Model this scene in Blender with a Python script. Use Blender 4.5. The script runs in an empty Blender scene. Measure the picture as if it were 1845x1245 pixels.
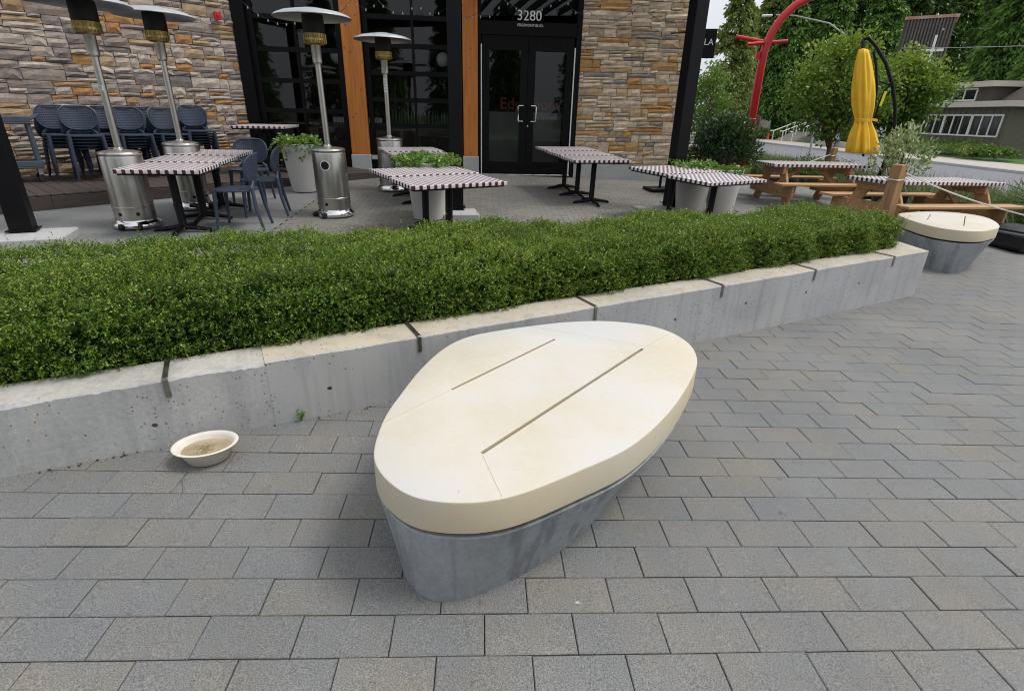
import bpy, bmesh, math, random
import numpy as np
from mathutils import Vector, Matrix

SC = bpy.context.scene
COL = SC.collection
rad = math.radians
random.seed(7)
RS = np.random.RandomState(11)

# ------------------------------------------------------------------ camera
cam_d = bpy.data.cameras.new('camera')
cam = bpy.data.objects.new('camera', cam_d)
COL.objects.link(cam)
CAM = np.array([1.36689, -1.15558, 1.54839])
C_R = Vector((0.99847272, -0.05062793, 0.02211437))
C_D = Vector((-0.00001214, -0.40048272, -0.91630431))
C_F = Vector((0.05524701, 0.91490459, -0.39987168))
mw = Matrix((C_R, -C_D, -C_F)).transposed().to_4x4()
mw.translation = Vector(CAM)
cam.matrix_world = mw
cam_d.sensor_fit = 'HORIZONTAL'
cam_d.sensor_width = 36.0
FPX = 952.19
cam_d.lens = FPX / 1845.0 * 36.0
cam_d.clip_start = 0.05
cam_d.clip_end = 900.0
SC.camera = cam

# ------------------------------------------------------------------ light
SUN_EL, SUN_AZ = rad(60), rad(90)      # azimuth measured from +Y towards +X
world = bpy.data.worlds.new('World')
SC.world = world
world.use_nodes = True
wn = world.node_tree.nodes
wl = world.node_tree.links
wn.clear()
sky = wn.new('ShaderNodeTexSky')
sky.sky_type = 'NISHITA'
sky.sun_disc = False
sky.sun_elevation = SUN_EL
sky.sun_rotation = SUN_AZ
sky.air_density = 1.2
sky.dust_density = 6.0
sky.ozone_density = 1.0
hs = wn.new('ShaderNodeHueSaturation')
hs.inputs['Saturation'].default_value = 0.30      # thin overcast: the blue is veiled
bg = wn.new('ShaderNodeBackground')
bg.inputs['Strength'].default_value = 0.13
wo = wn.new('ShaderNodeOutputWorld')
wl.new(sky.outputs[0], hs.inputs['Color'])
veil = wn.new('ShaderNodeMix')                     # even cloud veil over the whole sky
veil.data_type = 'RGBA'
veil.inputs[0].default_value = 0.62
veil.inputs[7].default_value = (6.3, 6.6, 7.1, 1)
wl.new(hs.outputs[0], veil.inputs[6])
wl.new(veil.outputs[2], bg.inputs['Color'])
wl.new(bg.outputs[0], wo.inputs['Surface'])

sun_d = bpy.data.lights.new('sun', 'SUN')
sun_d.energy = 1.5
sun_d.angle = rad(17)
sun_d.color = (1.0, 0.955, 0.89)
sun = bpy.data.objects.new('sun', sun_d)
COL.objects.link(sun)
sdir = Vector((math.sin(SUN_AZ) * math.cos(SUN_EL), math.cos(SUN_AZ) * math.cos(SUN_EL), math.sin(SUN_EL)))
sun.rotation_euler = sdir.to_track_quat('Z', 'Y').to_euler()
sun.location = (0, 0, 30)

SC.view_settings.view_transform = 'Standard'
SC.view_settings.look = 'None'
SC.view_settings.gamma = 1.0
SC.view_settings.exposure = 0.27
SC.render.engine = 'CYCLES'
SC.cycles.use_denoising = True
SC.cycles.filter_width = 1.1
SC.cycles.max_bounces = 7
SC.cycles.transparent_max_bounces = 8
SC.cycles.caustics_reflective = False
SC.cycles.caustics_refractive = False

# ------------------------------------------------------------------ ground shape
def sm(t):
    t = min(1.0, max(0.0, t))
    return t * t * (3 - 2 * t)

def g(x, y):
    """height of the paved ground: falls to the right, rises gently over the patio"""
    xx = min(max(x, -8.0), 22.0)
    u = y - 2.5
    ramp = 0.0 if u < 0 else (0.05 * u * u / 1.6 if u < 0.8 else 0.05 * (u - 0.4))
    ramp = min(ramp, 0.40)
    return -0.02825 * xx + ramp * (1 - sm((x - 8) / 5))

def to_px(p):
    q = Vector(p) - Vector(CAM)
    w = q.dot(C_F)
    if w < 0.05:
        return None
    return (922.5 + FPX * q.dot(C_R) / w, 622.5 + FPX * q.dot(C_D) / w, w)

# ------------------------------------------------------------------ mesh helpers
class MB:
    """collects boxes, bars, tubes, lathes and prisms; build() links them as one mesh object"""
    def __init__(self):
        self.v, self.f, self.mi, self.cur = [], [], [], 0
    def add(self, vs, fs):
        o = len(self.v)
        self.v += [tuple(p) for p in vs]
        for f in fs:
            self.f.append(tuple(i + o for i in f))
            self.mi.append(self.cur)
        return self
    def box(self, c, s, rz=0.0, rx=0.0, ry=0.0):
        R = Matrix.Rotation(rz, 3, 'Z') @ Matrix.Rotation(ry, 3, 'Y') @ Matrix.Rotation(rx, 3, 'X')
        vs = []
        for dz in (-.5, .5):
            for dx, dy in ((-.5, -.5), (.5, -.5), (.5, .5), (-.5, .5)):
                vs.append(Vector(c) + R @ Vector((dx * s[0], dy * s[1], dz * s[2])))
        return self.add(vs, [(3, 2, 1, 0), (4, 5, 6, 7), (0, 1, 5, 4), (1, 2, 6, 5), (2, 3, 7, 6), (3, 0, 4, 7)])
    def bb(self, x0, x1, y0, y1, z0, z1):
        return self.box(((x0 + x1) / 2, (y0 + y1) / 2, (z0 + z1) / 2), (x1 - x0, y1 - y0, z1 - z0))
    def bar(self, p, q, w, h, up=(0, 0, 1)):
        p, q = Vector(p), Vector(q)
        d = (q - p)
        d.normalize()
        u = Vector(up)
        s = d.cross(u)
        if s.length < 1e-4:
            s = d.cross(Vector((1, 0, 0)))
        s.normalize()
        u = s.cross(d)
        vs = []
        for b in (p, q):
            for a, c in ((-.5, -.5), (.5, -.5), (.5, .5), (-.5, .5)):
                vs.append(b + s * a * w + u * c * h)
        return self.add(vs, [(3, 2, 1, 0), (4, 5, 6, 7), (0, 1, 5, 4), (1, 2, 6, 5), (2, 3, 7, 6), (3, 0, 4, 7)])
    def tube(self, pts, r, n=8, closed=False):
        pts = [Vector(p) for p in pts]
        m = len(pts)
        rs = list(r) if hasattr(r, '__len__') else [r] * m
        vs, fs = [], []
        prev = None
        for i, p in enumerate(pts):
            if closed:
                d = pts[(i + 1) % m] - pts[i - 1]
            else:
                d = pts[min(i + 1, m - 1)] - pts[max(i - 1, 0)]
            d.normalize()
            if prev is None:
                a = Vector((0, 0, 1)) if abs(d.z) < .9 else Vector((1, 0, 0))
                s = d.cross(a)
            else:
                s = prev - d * prev.dot(d)
            s.normalize()
            prev = s
            t = d.cross(s)
            for k in range(n):
                an = 2 * math.pi * k / n
                vs.append(p + (s * math.cos(an) + t * math.sin(an)) * rs[i])
        for i in range(m if closed else m - 1):
            j = (i + 1) % m
            for k in range(n):
                k2 = (k + 1) % n
                fs.append((i * n + k, i * n + k2, j * n + k2, j * n + k))
        if not closed:
            fs.append(tuple(range(n - 1, -1, -1)))
            fs.append(tuple((m - 1) * n + k for k in range(n)))
        return self.add(vs, fs)
    def lathe(self, prof, n=24, c=(0, 0, 0), sx=1.0, sy=1.0, rf=None, cap=True):
        vs, fs = [], []
        for i, (r, z) in enumerate(prof):
            for k in range(n):
                a = 2 * math.pi * k / n
                rr = r if rf is None else rf(r, z, a)
                vs.append((c[0] + rr * sx * math.cos(a), c[1] + rr * sy * math.sin(a), c[2] + z))
        m = len(prof)
        for i in range(m - 1):
            for k in range(n):
                k2 = (k + 1) % n
                fs.append((i * n + k, i * n + k2, (i + 1) * n + k2, (i + 1) * n + k))
        if cap and prof[0][0] > 1e-6:
            fs.append(tuple(range(n - 1, -1, -1)))
        if cap and prof[-1][0] > 1e-6:
            fs.append(tuple((m - 1) * n + k for k in range(n)))
        return self.add(vs, fs)
    def prism(self, out, z0, z1):
        n = len(out)
        z0f = z0 if callable(z0) else (lambda x, y: z0)
        z1f = z1 if callable(z1) else (lambda x, y: z1)
        vs = [(x, y, z0f(x, y)) for x, y in out] + [(x, y, z1f(x, y)) for x, y in out]
        fs = [tuple(range(n - 1, -1, -1)), tuple(range(n, 2 * n))]
        fs += [(i, (i + 1) % n, (i + 1) % n + n, i + n) for i in range(n)]
        return self.add(vs, fs)
    def build(self, name, mats, parent=None, smooth=False, bevel=0.0, ang=35, seg=1):
        me = bpy.data.meshes.new(name)
        me.from_pydata(self.v, [], self.f)
        if not isinstance(mats, (list, tuple)):
            mats = [mats]
        for m_ in mats:
            me.materials.append(m_)
        if len(mats) > 1:
            me.polygons.foreach_set('material_index', self.mi)
        bm = bmesh.new()
        bm.from_mesh(me)
        bmesh.ops.remove_doubles(bm, verts=bm.verts, dist=1e-5)
        bmesh.ops.recalc_face_normals(bm, faces=bm.faces)
        bm.to_mesh(me)
        bm.free()
        if smooth:
            me.polygons.foreach_set('use_smooth', [True] * len(me.polygons))
            me.set_sharp_from_angle(angle=rad(ang))
        o = bpy.data.objects.new(name, me)
        COL.objects.link(o)
        if parent is not None:
            o.parent = parent
        if bevel > 0:
            b = o.modifiers.new('edge', 'BEVEL')
            b.width = bevel
            b.segments = seg
            b.limit_method = 'ANGLE'
            b.angle_limit = rad(30)
        return o

def tag(o, label=None, cat=None, group=None, kind=None):
    if label:
        o['label'] = label
    if cat:
        o['category'] = cat
    if group:
        o['group'] = group
    if kind:
        o['kind'] = kind
    return o

def thing(name, label, cat, loc=(0, 0, 0), rz=0.0, group=None):
    o = bpy.data.objects.new(name, None)
    o.empty_display_size = 0.1
    COL.objects.link(o)
    o.location = loc
    o.rotation_euler = (0, 0, rz)
    return tag(o, label, cat, group)

def copy_tree(o, parent=None):
    c = o.copy()
    COL.objects.link(c)
    c.parent = parent
    for ch in list(o.children):
        copy_tree(ch, c)
    return c

def dup(o, loc, rz, label, group=None):
    c = copy_tree(o)
    c.location = loc
    c.rotation_euler = (0, 0, rz)
    c['label'] = label
    if group:
        c['group'] = group
    return c

def boolcut(o, cutter_mb):
    co = cutter_mb.build('cutter', [])
    md = o.modifiers.new('cut', 'BOOLEAN')
    md.operation = 'DIFFERENCE'
    md.solver = 'EXACT'
    md.object = co
    dg = bpy.context.evaluated_depsgraph_get()
    dg.update()
    me = bpy.data.meshes.new_from_object(o.evaluated_get(dg))
    o.modifiers.clear()
    o.data = me
    bpy.data.objects.remove(co, do_unlink=True)
    return o

def textmesh(name, body, size, mat, parent, loc, rot, ext=0.002, align='CENTER'):
    cu = bpy.data.curves.new(name, 'FONT')
    cu.body = body
    cu.size = size
    cu.extrude = ext
    cu.align_x = align
    cu.align_y = 'CENTER'
    t = bpy.data.objects.new(name, cu)
    COL.objects.link(t)
    dg = bpy.context.evaluated_depsgraph_get()
    dg.update()
    me = bpy.data.meshes.new_from_object(t.evaluated_get(dg))
    bpy.data.objects.remove(t, do_unlink=True)
    me.materials.clear()
    me.materials.append(mat)
    o = bpy.data.objects.new(name, me)
    COL.objects.link(o)
    o.parent = parent
    o.location = loc
    o.rotation_euler = rot
    return o

def quads(name, V, mat, parent=None, rnd=None):
    """V: (n,4,3) array of loose quads -> one mesh with a per-face random attribute"""
    n = V.shape[0]
    me = bpy.data.meshes.new(name)
    me.vertices.add(n * 4)
    me.vertices.foreach_set('co', V.reshape(-1).astype(np.float32))
    me.loops.add(n * 4)
    me.loops.foreach_set('vertex_index', np.arange(n * 4, dtype=np.int32))
    me.polygons.add(n)
    me.polygons.foreach_set('loop_start', np.arange(n, dtype=np.int32) * 4)
    me.update(calc_edges=True)
    at = me.attributes.new('rnd', 'FLOAT', 'FACE')
    at.data.foreach_set('value', (RS.rand(n) if rnd is None else rnd).astype(np.float32))
    me.materials.append(mat)
    o = bpy.data.objects.new(name, me)
    COL.objects.link(o)
    if parent is not None:
        o.parent = parent
    return o

def nrm(a):
    return a / np.maximum(1e-9, np.linalg.norm(a, axis=-1, keepdims=True))

def leafquads(P, D, L, W, rng=RS, side=None, fold=0.0):
    """rhombic leaves at P pointing along D"""
    n = len(P)
    D = nrm(D)
    if side is None:
        side = rng.normal(size=(n, 3))
    S = nrm(np.cross(D, side))
    L = np.broadcast_to(np.asarray(L, float), (n,))[:, None]
    W = np.broadcast_to(np.asarray(W, float), (n,))[:, None]
    V = np.empty((n, 4, 3))
    V[:, 0] = P
    V[:, 1] = P + D * L * .45 + S * W * .5
    V[:, 2] = P + D * L
    V[:, 3] = P + D * L * .45 - S * W * .5
    return V

# ------------------------------------------------------------------ materials
def nodes_of(name):
    m = bpy.data.materials.new(name)
    m.use_nodes = True
    nt = m.node_tree
    b = nt.nodes['Principled BSDF']
    return m, nt, b

def N(nt, t, **kw):
    n = nt.nodes.new(t)
    for k, v in kw.items():
        setattr(n, k, v)
    return n

def ramp(nt, stops, interp='LINEAR'):
    r = nt.nodes.new('ShaderNodeValToRGB')
    r.color_ramp.interpolation = interp
    el = r.color_ramp.elements
    while len(el) < len(stops):
        el.new(0.5)
    for e, (p, c) in zip(el, stops):
        e.position = p
        e.color = (c[0], c[1], c[2], 1)
    return r

def noise(nt, vec, scale, detail=4.0, rough=.6):
    n = N(nt, 'ShaderNodeTexNoise')
    n.inputs['Scale'].default_value = scale
    n.inputs['Detail'].default_value = detail
    n.inputs['Roughness'].default_value = rough
    nt.links.new(vec, n.inputs['Vector'])
    return n

def bump(nt, h, b, strength, dist=0.01, prev=None):
    bp = N(nt, 'ShaderNodeBump')
    bp.inputs['Strength'].default_value = strength
    bp.inputs['Distance'].default_value = dist
    nt.links.new(h, bp.inputs['Height'])
    if prev is not None:
        nt.links.new(prev, bp.inputs['Normal'])
    if b is not None:
        nt.links.new(bp.outputs[0], b.inputs['Normal'])
    return bp.outputs[0]

def mul(c, k):
    return tuple(min(1.0, x * k) for x in c)

def mat(name, col, rough=.6, metal=0.0, var=.12, scale=6.0, bmp=0.0, bscale=60.0, bdist=.004, col2=None, spec=.5, stretch=None, coat=0.0):
    m, nt, b = nodes_of(name)
    tc = N(nt, 'ShaderNodeTexCoord')
    vec = tc.outputs['Object']
    if stretch:
        mp = N(nt, 'ShaderNodeMapping')
        mp.inputs['Scale'].default_value = stretch
        nt.links.new(vec, mp.inputs['Vector'])
        vec = mp.outputs[0]
    n1 = noise(nt, vec, scale, 5)
    r = ramp(nt, [(.3, mul(col, 1 - var)), (.7, col2 if col2 else mul(col, 1 + var))])
    nt.links.new(n1.outputs['Fac'], r.inputs['Fac'])
    nt.links.new(r.outputs[0], b.inputs['Base Color'])
    rr = N(nt, 'ShaderNodeMapRange')
    rr.inputs['To Min'].default_value = max(0.02, rough - .08)
    rr.inputs['To Max'].default_value = min(1, rough + .08)
    nt.links.new(n1.outputs['Fac'], rr.inputs['Value'])
    nt.links.new(rr.outputs[0], b.inputs['Roughness'])
    b.inputs['Metallic'].default_value = metal
    b.inputs['Specular IOR Level'].default_value = spec
    if coat:
        b.inputs['Coat Weight'].default_value = coat
        b.inputs['Coat Roughness'].default_value = .1
    if bmp > 0:
        n2 = noise(nt, vec, bscale, 3)
        bump(nt, n2.outputs['Fac'], b, bmp, bdist)
    return m

def randval(nt):
    """0..1 value that differs by object and by the face attribute rnd"""
    oi = N(nt, 'ShaderNodeObjectInfo')
    at = N(nt, 'ShaderNodeAttribute', attribute_name='rnd')
    ad = N(nt, 'ShaderNodeMath', operation='ADD')
    nt.links.new(oi.outputs['Random'], ad.inputs[0])
    nt.links.new(at.outputs['Fac'], ad.inputs[1])
    fr = N(nt, 'ShaderNodeMath', operation='FRACT')
    nt.links.new(ad.outputs[0], fr.inputs[0])
    return fr.outputs[0]

def leafmat(name, stops, rough=.42, trans=.25, spec=.45):
    m, nt, b = nodes_of(name)
    at = N(nt, 'ShaderNodeAttribute', attribute_name='rnd')
    r = ramp(nt, stops)
    nt.links.new(at.outputs['Fac'], r.inputs['Fac'])
    nt.links.new(r.outputs[0], b.inputs['Base Color'])
    b.inputs['Roughness'].default_value = rough
    b.inputs['Specular IOR Level'].default_value = spec
    tr = N(nt, 'ShaderNodeBsdfTranslucent')
    mx = N(nt, 'ShaderNodeMix', data_type='RGBA')
    mx.inputs[0].default_value = .5
    nt.links.new(r.outputs[0], mx.inputs[6])
    mx.inputs[7].default_value = (.22, .30, .03, 1)
    nt.links.new(mx.outputs[2], tr.inputs['Color'])
    ms = N(nt, 'ShaderNodeMixShader')
    ms.inputs[0].default_value = trans
    nt.links.new(b.outputs[0], ms.inputs[1])
    nt.links.new(tr.outputs[0], ms.inputs[2])
    nt.links.new(ms.outputs[0], nt.nodes['Material Output'].inputs['Surface'])
    return m

def wood(name, col, dark, rough=.6, ax='X', scale=1.0, knots=True):
    m, nt, b = nodes_of(name)
    tc = N(nt, 'ShaderNodeTexCoord')
    oi = N(nt, 'ShaderNodeObjectInfo')
    mp = N(nt, 'ShaderNodeMapping')
    s = {'X': (1.2, 22, 22), 'Y': (22, 1.2, 22), 'Z': (22, 22, 1.2)}[ax]
    mp.inputs['Scale'].default_value = tuple(k * scale for k in s)
    cb = N(nt, 'ShaderNodeCombineXYZ')
    ml = N(nt, 'ShaderNodeMath', operation='MULTIPLY')
    ml.inputs[1].default_value = 31.0
    nt.links.new(oi.outputs['Random'], ml.inputs[0])
    for i in range(3):
        nt.links.new(ml.outputs[0], cb.inputs[i])
    va = N(nt, 'ShaderNodeVectorMath', operation='ADD')
    nt.links.new(tc.outputs['Object'], va.inputs[0])
    nt.links.new(cb.outputs[0], va.inputs[1])
    nt.links.new(va.outputs[0], mp.inputs['Vector'])
    n1 = noise(nt, mp.outputs[0], 1.0, 6, .7)
    r = ramp(nt, [(.28, dark), (.52, col), (.8, mul(col, 1.25))])
    nt.links.new(n1.outputs['Fac'], r.inputs['Fac'])
    last = r.outputs[0]
    if knots:
        vo = N(nt, 'ShaderNodeTexVoronoi')
        vo.inputs['Scale'].default_value = 5.5
        nt.links.new(va.outputs[0], vo.inputs['Vector'])
        kr = ramp(nt, [(.05, (0, 0, 0)), (.13, (1, 1, 1))])
        nt.links.new(vo.outputs['Distance'], kr.inputs['Fac'])
        mx = N(nt, 'ShaderNodeMix', data_type='RGBA')
        nt.links.new(kr.outputs[0], mx.inputs[0])
        mx.inputs[6].default_value = (dark[0] * .6, dark[1] * .6, dark[2] * .6, 1)
        nt.links.new(last, mx.inputs[7])
        last = mx.outputs[2]
    nt.links.new(last, b.inputs['Base Color'])
    b.inputs['Roughness'].default_value = rough
    bump(nt, n1.outputs['Fac'], b, .25, .003)
    return m

def glassmat(name, tint=(.9, .95, .93), refl=1.0):
    m, nt, b = nodes_of(name)
    nt.nodes.remove(b)
    fr = N(nt, 'ShaderNodeFresnel')
    fr.inputs['IOR'].default_value = 1.52
    k = N(nt, 'ShaderNodeMath', operation='MULTIPLY')
    k.inputs[1].default_value = refl
    k.use_clamp = True
    nt.links.new(fr.outputs[0], k.inputs[0])
    t = N(nt, 'ShaderNodeBsdfTransparent')
    t.inputs['Color'].default_value = (*tint, 1)
    gl = N(nt, 'ShaderNodeBsdfGlossy')
    gl.inputs['Roughness'].default_value = .015
    ms = N(nt, 'ShaderNodeMixShader')
    nt.links.new(k.outputs[0], ms.inputs[0])
    nt.links.new(t.outputs[0], ms.inputs[1])
    nt.links.new(gl.outputs[0], ms.inputs[2])
    nt.links.new(ms.outputs[0], nt.nodes['Material Output'].inputs['Surface'])
    return m

def concrete(name, col, pits=True, stain=.25, bstr=.35, streak=False, pitscale=26, warm=None, film_or_toplight=None, pitmax=.15, pitth=.66, grain=(.80, 1.06)):
    m, nt, b = nodes_of(name)
    tc = N(nt, 'ShaderNodeTexCoord')
    v = tc.outputs['Object']
    n1 = noise(nt, v, 2.2, 6, .62)
    n2 = noise(nt, v, 38, 4, .7)
    r = ramp(nt, [(.3, mul(col, 1 - stain)), (.55, col), (.75, mul(col, 1 + stain * .6))])
    nt.links.new(n1.outputs['Fac'], r.inputs['Fac'])
    mx = N(nt, 'ShaderNodeMix', data_type='RGBA', blend_type='MULTIPLY')
    mx.inputs[0].default_value = 1
    r2 = ramp(nt, [(.25, (grain[0],) * 3), (.7, (grain[1],) * 3)])
    nt.links.new(n2.outputs['Fac'], r2.inputs['Fac'])
    nt.links.new(r.outputs[0], mx.inputs[6])
    nt.links.new(r2.outputs[0], mx.inputs[7])
    last = mx.outputs[2]
    if warm:
        n5 = noise(nt, v, 1.1, 5, .6)
        wr = ramp(nt, [(.42, (0, 0, 0)), (.66, (1, 1, 1))])
        nt.links.new(n5.outputs['Fac'], wr.inputs['Fac'])
        mw_ = N(nt, 'ShaderNodeMix', data_type='RGBA')
        nt.links.new(wr.outputs[0], mw_.inputs[0])
        nt.links.new(last, mw_.inputs[6])
        mw_.inputs[7].default_value = (*warm, 1)
        last = mw_.outputs[2]
    if streak:
        mp = N(nt, 'ShaderNodeMapping')
        mp.inputs['Scale'].default_value = (7, 7, .55)
        nt.links.new(v, mp.inputs['Vector'])
        n4 = noise(nt, mp.outputs[0], 1.6, 4, .6)
        sr = ramp(nt, [(.36, (.50, .50, .52)), (.50, (1, 1, 1)), (.62, (1, 1, 1)), (.74, (1.25, 1.1, .78))])
        nt.links.new(n4.outputs['Fac'], sr.inputs['Fac'])
        m4 = N(nt, 'ShaderNodeMix', data_type='RGBA', blend_type='MULTIPLY')
        m4.inputs[0].default_value = float(streak)
        nt.links.new(last, m4.inputs[6])
        nt.links.new(sr.outputs[0], m4.inputs[7])
        last = m4.outputs[2]
    if film_or_toplight:
        # patchy level-face tint: yellowish weather film on walls, painted top light on the bench
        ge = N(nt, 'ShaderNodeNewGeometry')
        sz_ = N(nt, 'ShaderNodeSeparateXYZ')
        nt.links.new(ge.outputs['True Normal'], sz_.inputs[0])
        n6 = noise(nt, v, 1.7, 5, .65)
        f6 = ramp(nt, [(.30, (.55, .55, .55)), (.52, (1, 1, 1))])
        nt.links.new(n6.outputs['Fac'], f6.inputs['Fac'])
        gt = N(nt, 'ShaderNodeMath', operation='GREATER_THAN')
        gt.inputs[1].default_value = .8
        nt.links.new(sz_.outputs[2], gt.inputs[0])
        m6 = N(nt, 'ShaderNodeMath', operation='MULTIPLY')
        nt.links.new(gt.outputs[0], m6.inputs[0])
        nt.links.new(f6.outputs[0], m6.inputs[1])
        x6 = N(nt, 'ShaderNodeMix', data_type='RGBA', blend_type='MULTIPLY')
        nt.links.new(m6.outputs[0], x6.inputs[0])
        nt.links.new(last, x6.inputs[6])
        x6.inputs[7].default_value = (*film_or_toplight, 1)
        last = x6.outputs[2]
    h = n2.outputs['Fac']
    prev = bump(nt, h, None, bstr, .002)
    if pits:
        vo = N(nt, 'ShaderNodeTexVoronoi')
        vo.inputs['Scale'].default_value = pitscale
        nt.links.new(v, vo.inputs['Vector'])
        # only some cells carry a bug hole
        sp = N(nt, 'ShaderNodeSeparateColor')
        nt.links.new(vo.outputs['Color'], sp.inputs[0])
        th = N(nt, 'ShaderNodeMath', operation='GREATER_THAN')
        th.inputs[1].default_value = pitth
        nt.links.new(sp.outputs[0], th.inputs[0])
        sz = N(nt, 'ShaderNodeMath', operation='MULTIPLY')
        nt.links.new(sp.outputs[1], sz.inputs[0])
        sz.inputs[1].default_value = pitmax
        lt = N(nt, 'ShaderNodeMath', operation='LESS_THAN')
        nt.links.new(vo.outputs['Distance'], lt.inputs[0])
        nt.links.new(sz.outputs[0], lt.inputs[1])
        an = N(nt, 'ShaderNodeMath', operation='MULTIPLY')
        nt.links.new(lt.outputs[0], an.inputs[0])
        nt.links.new(th.outputs[0], an.inputs[1])
        n8 = noise(nt, v, 3.1, 3, .5)
        g8 = N(nt, 'ShaderNodeMath', operation='GREATER_THAN')
        g8.inputs[1].default_value = .49
        nt.links.new(n8.outputs['Fac'], g8.inputs[0])
        an0, an = an, N(nt, 'ShaderNodeMath', operation='MULTIPLY')
        nt.links.new(an0.outputs[0], an.inputs[0])
        nt.links.new(g8.outputs[0], an.inputs[1])
        mp2 = N(nt, 'ShaderNodeMix', data_type='RGBA')
        nt.links.new(an.outputs[0], mp2.inputs[0])
        nt.links.new(last, mp2.inputs[6])
        mp2.inputs[7].default_value = (*mul(col, .3), 1)
        last = mp2.outputs[2]
        inv = N(nt, 'ShaderNodeMath', operation='SUBTRACT')
        inv.inputs[0].default_value = 1
        nt.links.new(an.outputs[0], inv.inputs[1])
        prev = bump(nt, inv.outputs[0], None, .7, .004, prev)
    nt.links.new(prev, b.inputs['Normal'])
    nt.links.new(last, b.inputs['Base Color'])
    b.inputs['Roughness'].default_value = .82
    b.inputs['Specular IOR Level'].default_value = .3
    return m

def pavermat(name, cols, joint=.0, grain=230.0):
    m, nt, b = nodes_of(name)
    tc = N(nt, 'ShaderNodeTexCoord')
    geo = N(nt, 'ShaderNodeNewGeometry')
    rv = randval(nt)
    r = ramp(nt, [(i / (len(cols) - 1), c) for i, c in enumerate(cols)])
    nt.links.new(rv, r.inputs['Fac'])
    # cloudy brown patches across the stones, as cast
    n1 = noise(nt, geo.outputs['Position'], 2.6, 5, .6)
    pr = ramp(nt, [(.46, (1, 1, 1)), (.74, (1.11, 1.03, .92))])
    nt.links.new(n1.outputs['Fac'], pr.inputs['Fac'])
    mx = N(nt, 'ShaderNodeMix', data_type='RGBA', blend_type='MULTIPLY')
    mx.inputs[0].default_value = 1
    nt.links.new(r.outputs[0], mx.inputs[6])
    nt.links.new(pr.outputs[0], mx.inputs[7])
    n2 = noise(nt, geo.outputs['Position'], grain, 2, .8)
    gr = ramp(nt, [(.32, (.45, .45, .46)), (.5, (1, 1, 1)), (.68, (1.7, 1.7, 1.66))])
    nt.links.new(n2.outputs['Fac'], gr.inputs['Fac'])
    m2 = N(nt, 'ShaderNodeMix', data_type='RGBA', blend_type='MULTIPLY')
    m2.inputs[0].default_value = 1
    nt.links.new(mx.outputs[2], m2.inputs[6])
    nt.links.new(gr.outputs[0], m2.inputs[7])
    n3 = noise(nt, geo.outputs['Position'], .9, 4, .6)
    dr = ramp(nt, [(.3, (.84, .85, .87)), (.65, (1.08, 1.07, 1.05))])
    nt.links.new(n3.outputs['Fac'], dr.inputs['Fac'])
    m3 = N(nt, 'ShaderNodeMix', data_type='RGBA', blend_type='MULTIPLY')
    m3.inputs[0].default_value = 1
    nt.links.new(m2.outputs[2], m3.inputs[6])
    nt.links.new(dr.outputs[0], m3.inputs[7])
    # odd dark spots: gum, drips
    vo = N(nt, 'ShaderNodeTexVoronoi')
    vo.inputs['Scale'].default_value = 4.3
    nt.links.new(geo.outputs['Position'], vo.inputs['Vector'])
    sp = N(nt, 'ShaderNodeSeparateColor')
    nt.links.new(vo.outputs['Color'], sp.inputs[0])
    sz = N(nt, 'ShaderNodeMath', operation='MULTIPLY')
    nt.links.new(sp.outputs[1], sz.inputs[0])
    sz.inputs[1].default_value = .055
    lt = N(nt, 'ShaderNodeMath', operation='LESS_THAN')
    nt.links.new(vo.outputs['Distance'], lt.inputs[0])
    nt.links.new(sz.outputs[0], lt.inputs[1])
    k4 = N(nt, 'ShaderNodeMath', operation='MULTIPLY')
    nt.links.new(lt.outputs[0], k4.inputs[0])
    k4.inputs[1].default_value = .45
    m4 = N(nt, 'ShaderNodeMix', data_type='RGBA', blend_type='MULTIPLY')
    nt.links.new(k4.outputs[0], m4.inputs[0])
    nt.links.new(m3.outputs[2], m4.inputs[6])
    m4.inputs[7].default_value = (.35, .33, .31, 1)
    nt.links.new(m4.outputs[2], b.inputs['Base Color'])
    b.inputs['Roughness'].default_value = .72
    b.inputs['Specular IOR Level'].default_value = .35
    bump(nt, n2.outputs['Fac'], b, .5, .002)
    return m

def stonemat(name, pal):
    m, nt, b = nodes_of(name)
    rv = randval(nt)
    r = ramp(nt, [(i / len(pal), c) for i, c in enumerate(pal)], 'CONSTANT')
    nt.links.new(rv, r.inputs['Fac'])
    geo = N(nt, 'ShaderNodeNewGeometry')
    n1 = noise(nt, geo.outputs['Position'], 9, 6, .65)
    pr = ramp(nt, [(.3, (.76, .73, .71)), (.5, (1.06, 1.0, .93)), (.72, (1.30, 1.14, .93))])
    nt.links.new(n1.outputs['Fac'], pr.inputs['Fac'])
    mx = N(nt, 'ShaderNodeMix', data_type='RGBA', blend_type='MULTIPLY')
    mx.inputs[0].default_value = 1
    nt.links.new(r.outputs[0], mx.inputs[6])
    nt.links.new(pr.outputs[0], mx.inputs[7])
    nt.links.new(mx.outputs[2], b.inputs['Base Color'])
    b.inputs['Roughness'].default_value = .85
    b.inputs['Specular IOR Level'].default_value = .25
    mp = N(nt, 'ShaderNodeMapping')
    mp.inputs['Scale'].default_value = (1, 1, 2.6)
    nt.links.new(geo.outputs['Position'], mp.inputs['Vector'])
    n2 = noise(nt, mp.outputs[0], 26, 8, .75)
    fine = ramp(nt, [(.34, (.62, .60, .58)), (.48, (1, 1, 1)), (.70, (1.12, 1.12, 1.10))])
    nt.links.new(n2.outputs['Fac'], fine.inputs['Fac'])
    m5 = N(nt, 'ShaderNodeMix', data_type='RGBA', blend_type='MULTIPLY')
    m5.inputs[0].default_value = .9
    nt.links.new(mx.outputs[2], m5.inputs[6])
    nt.links.new(fine.outputs[0], m5.inputs[7])
    nt.links.new(m5.outputs[2], b.inputs['Base Color'])
    bump(nt, n2.outputs['Fac'], b, .9, .016)
    return m

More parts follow.
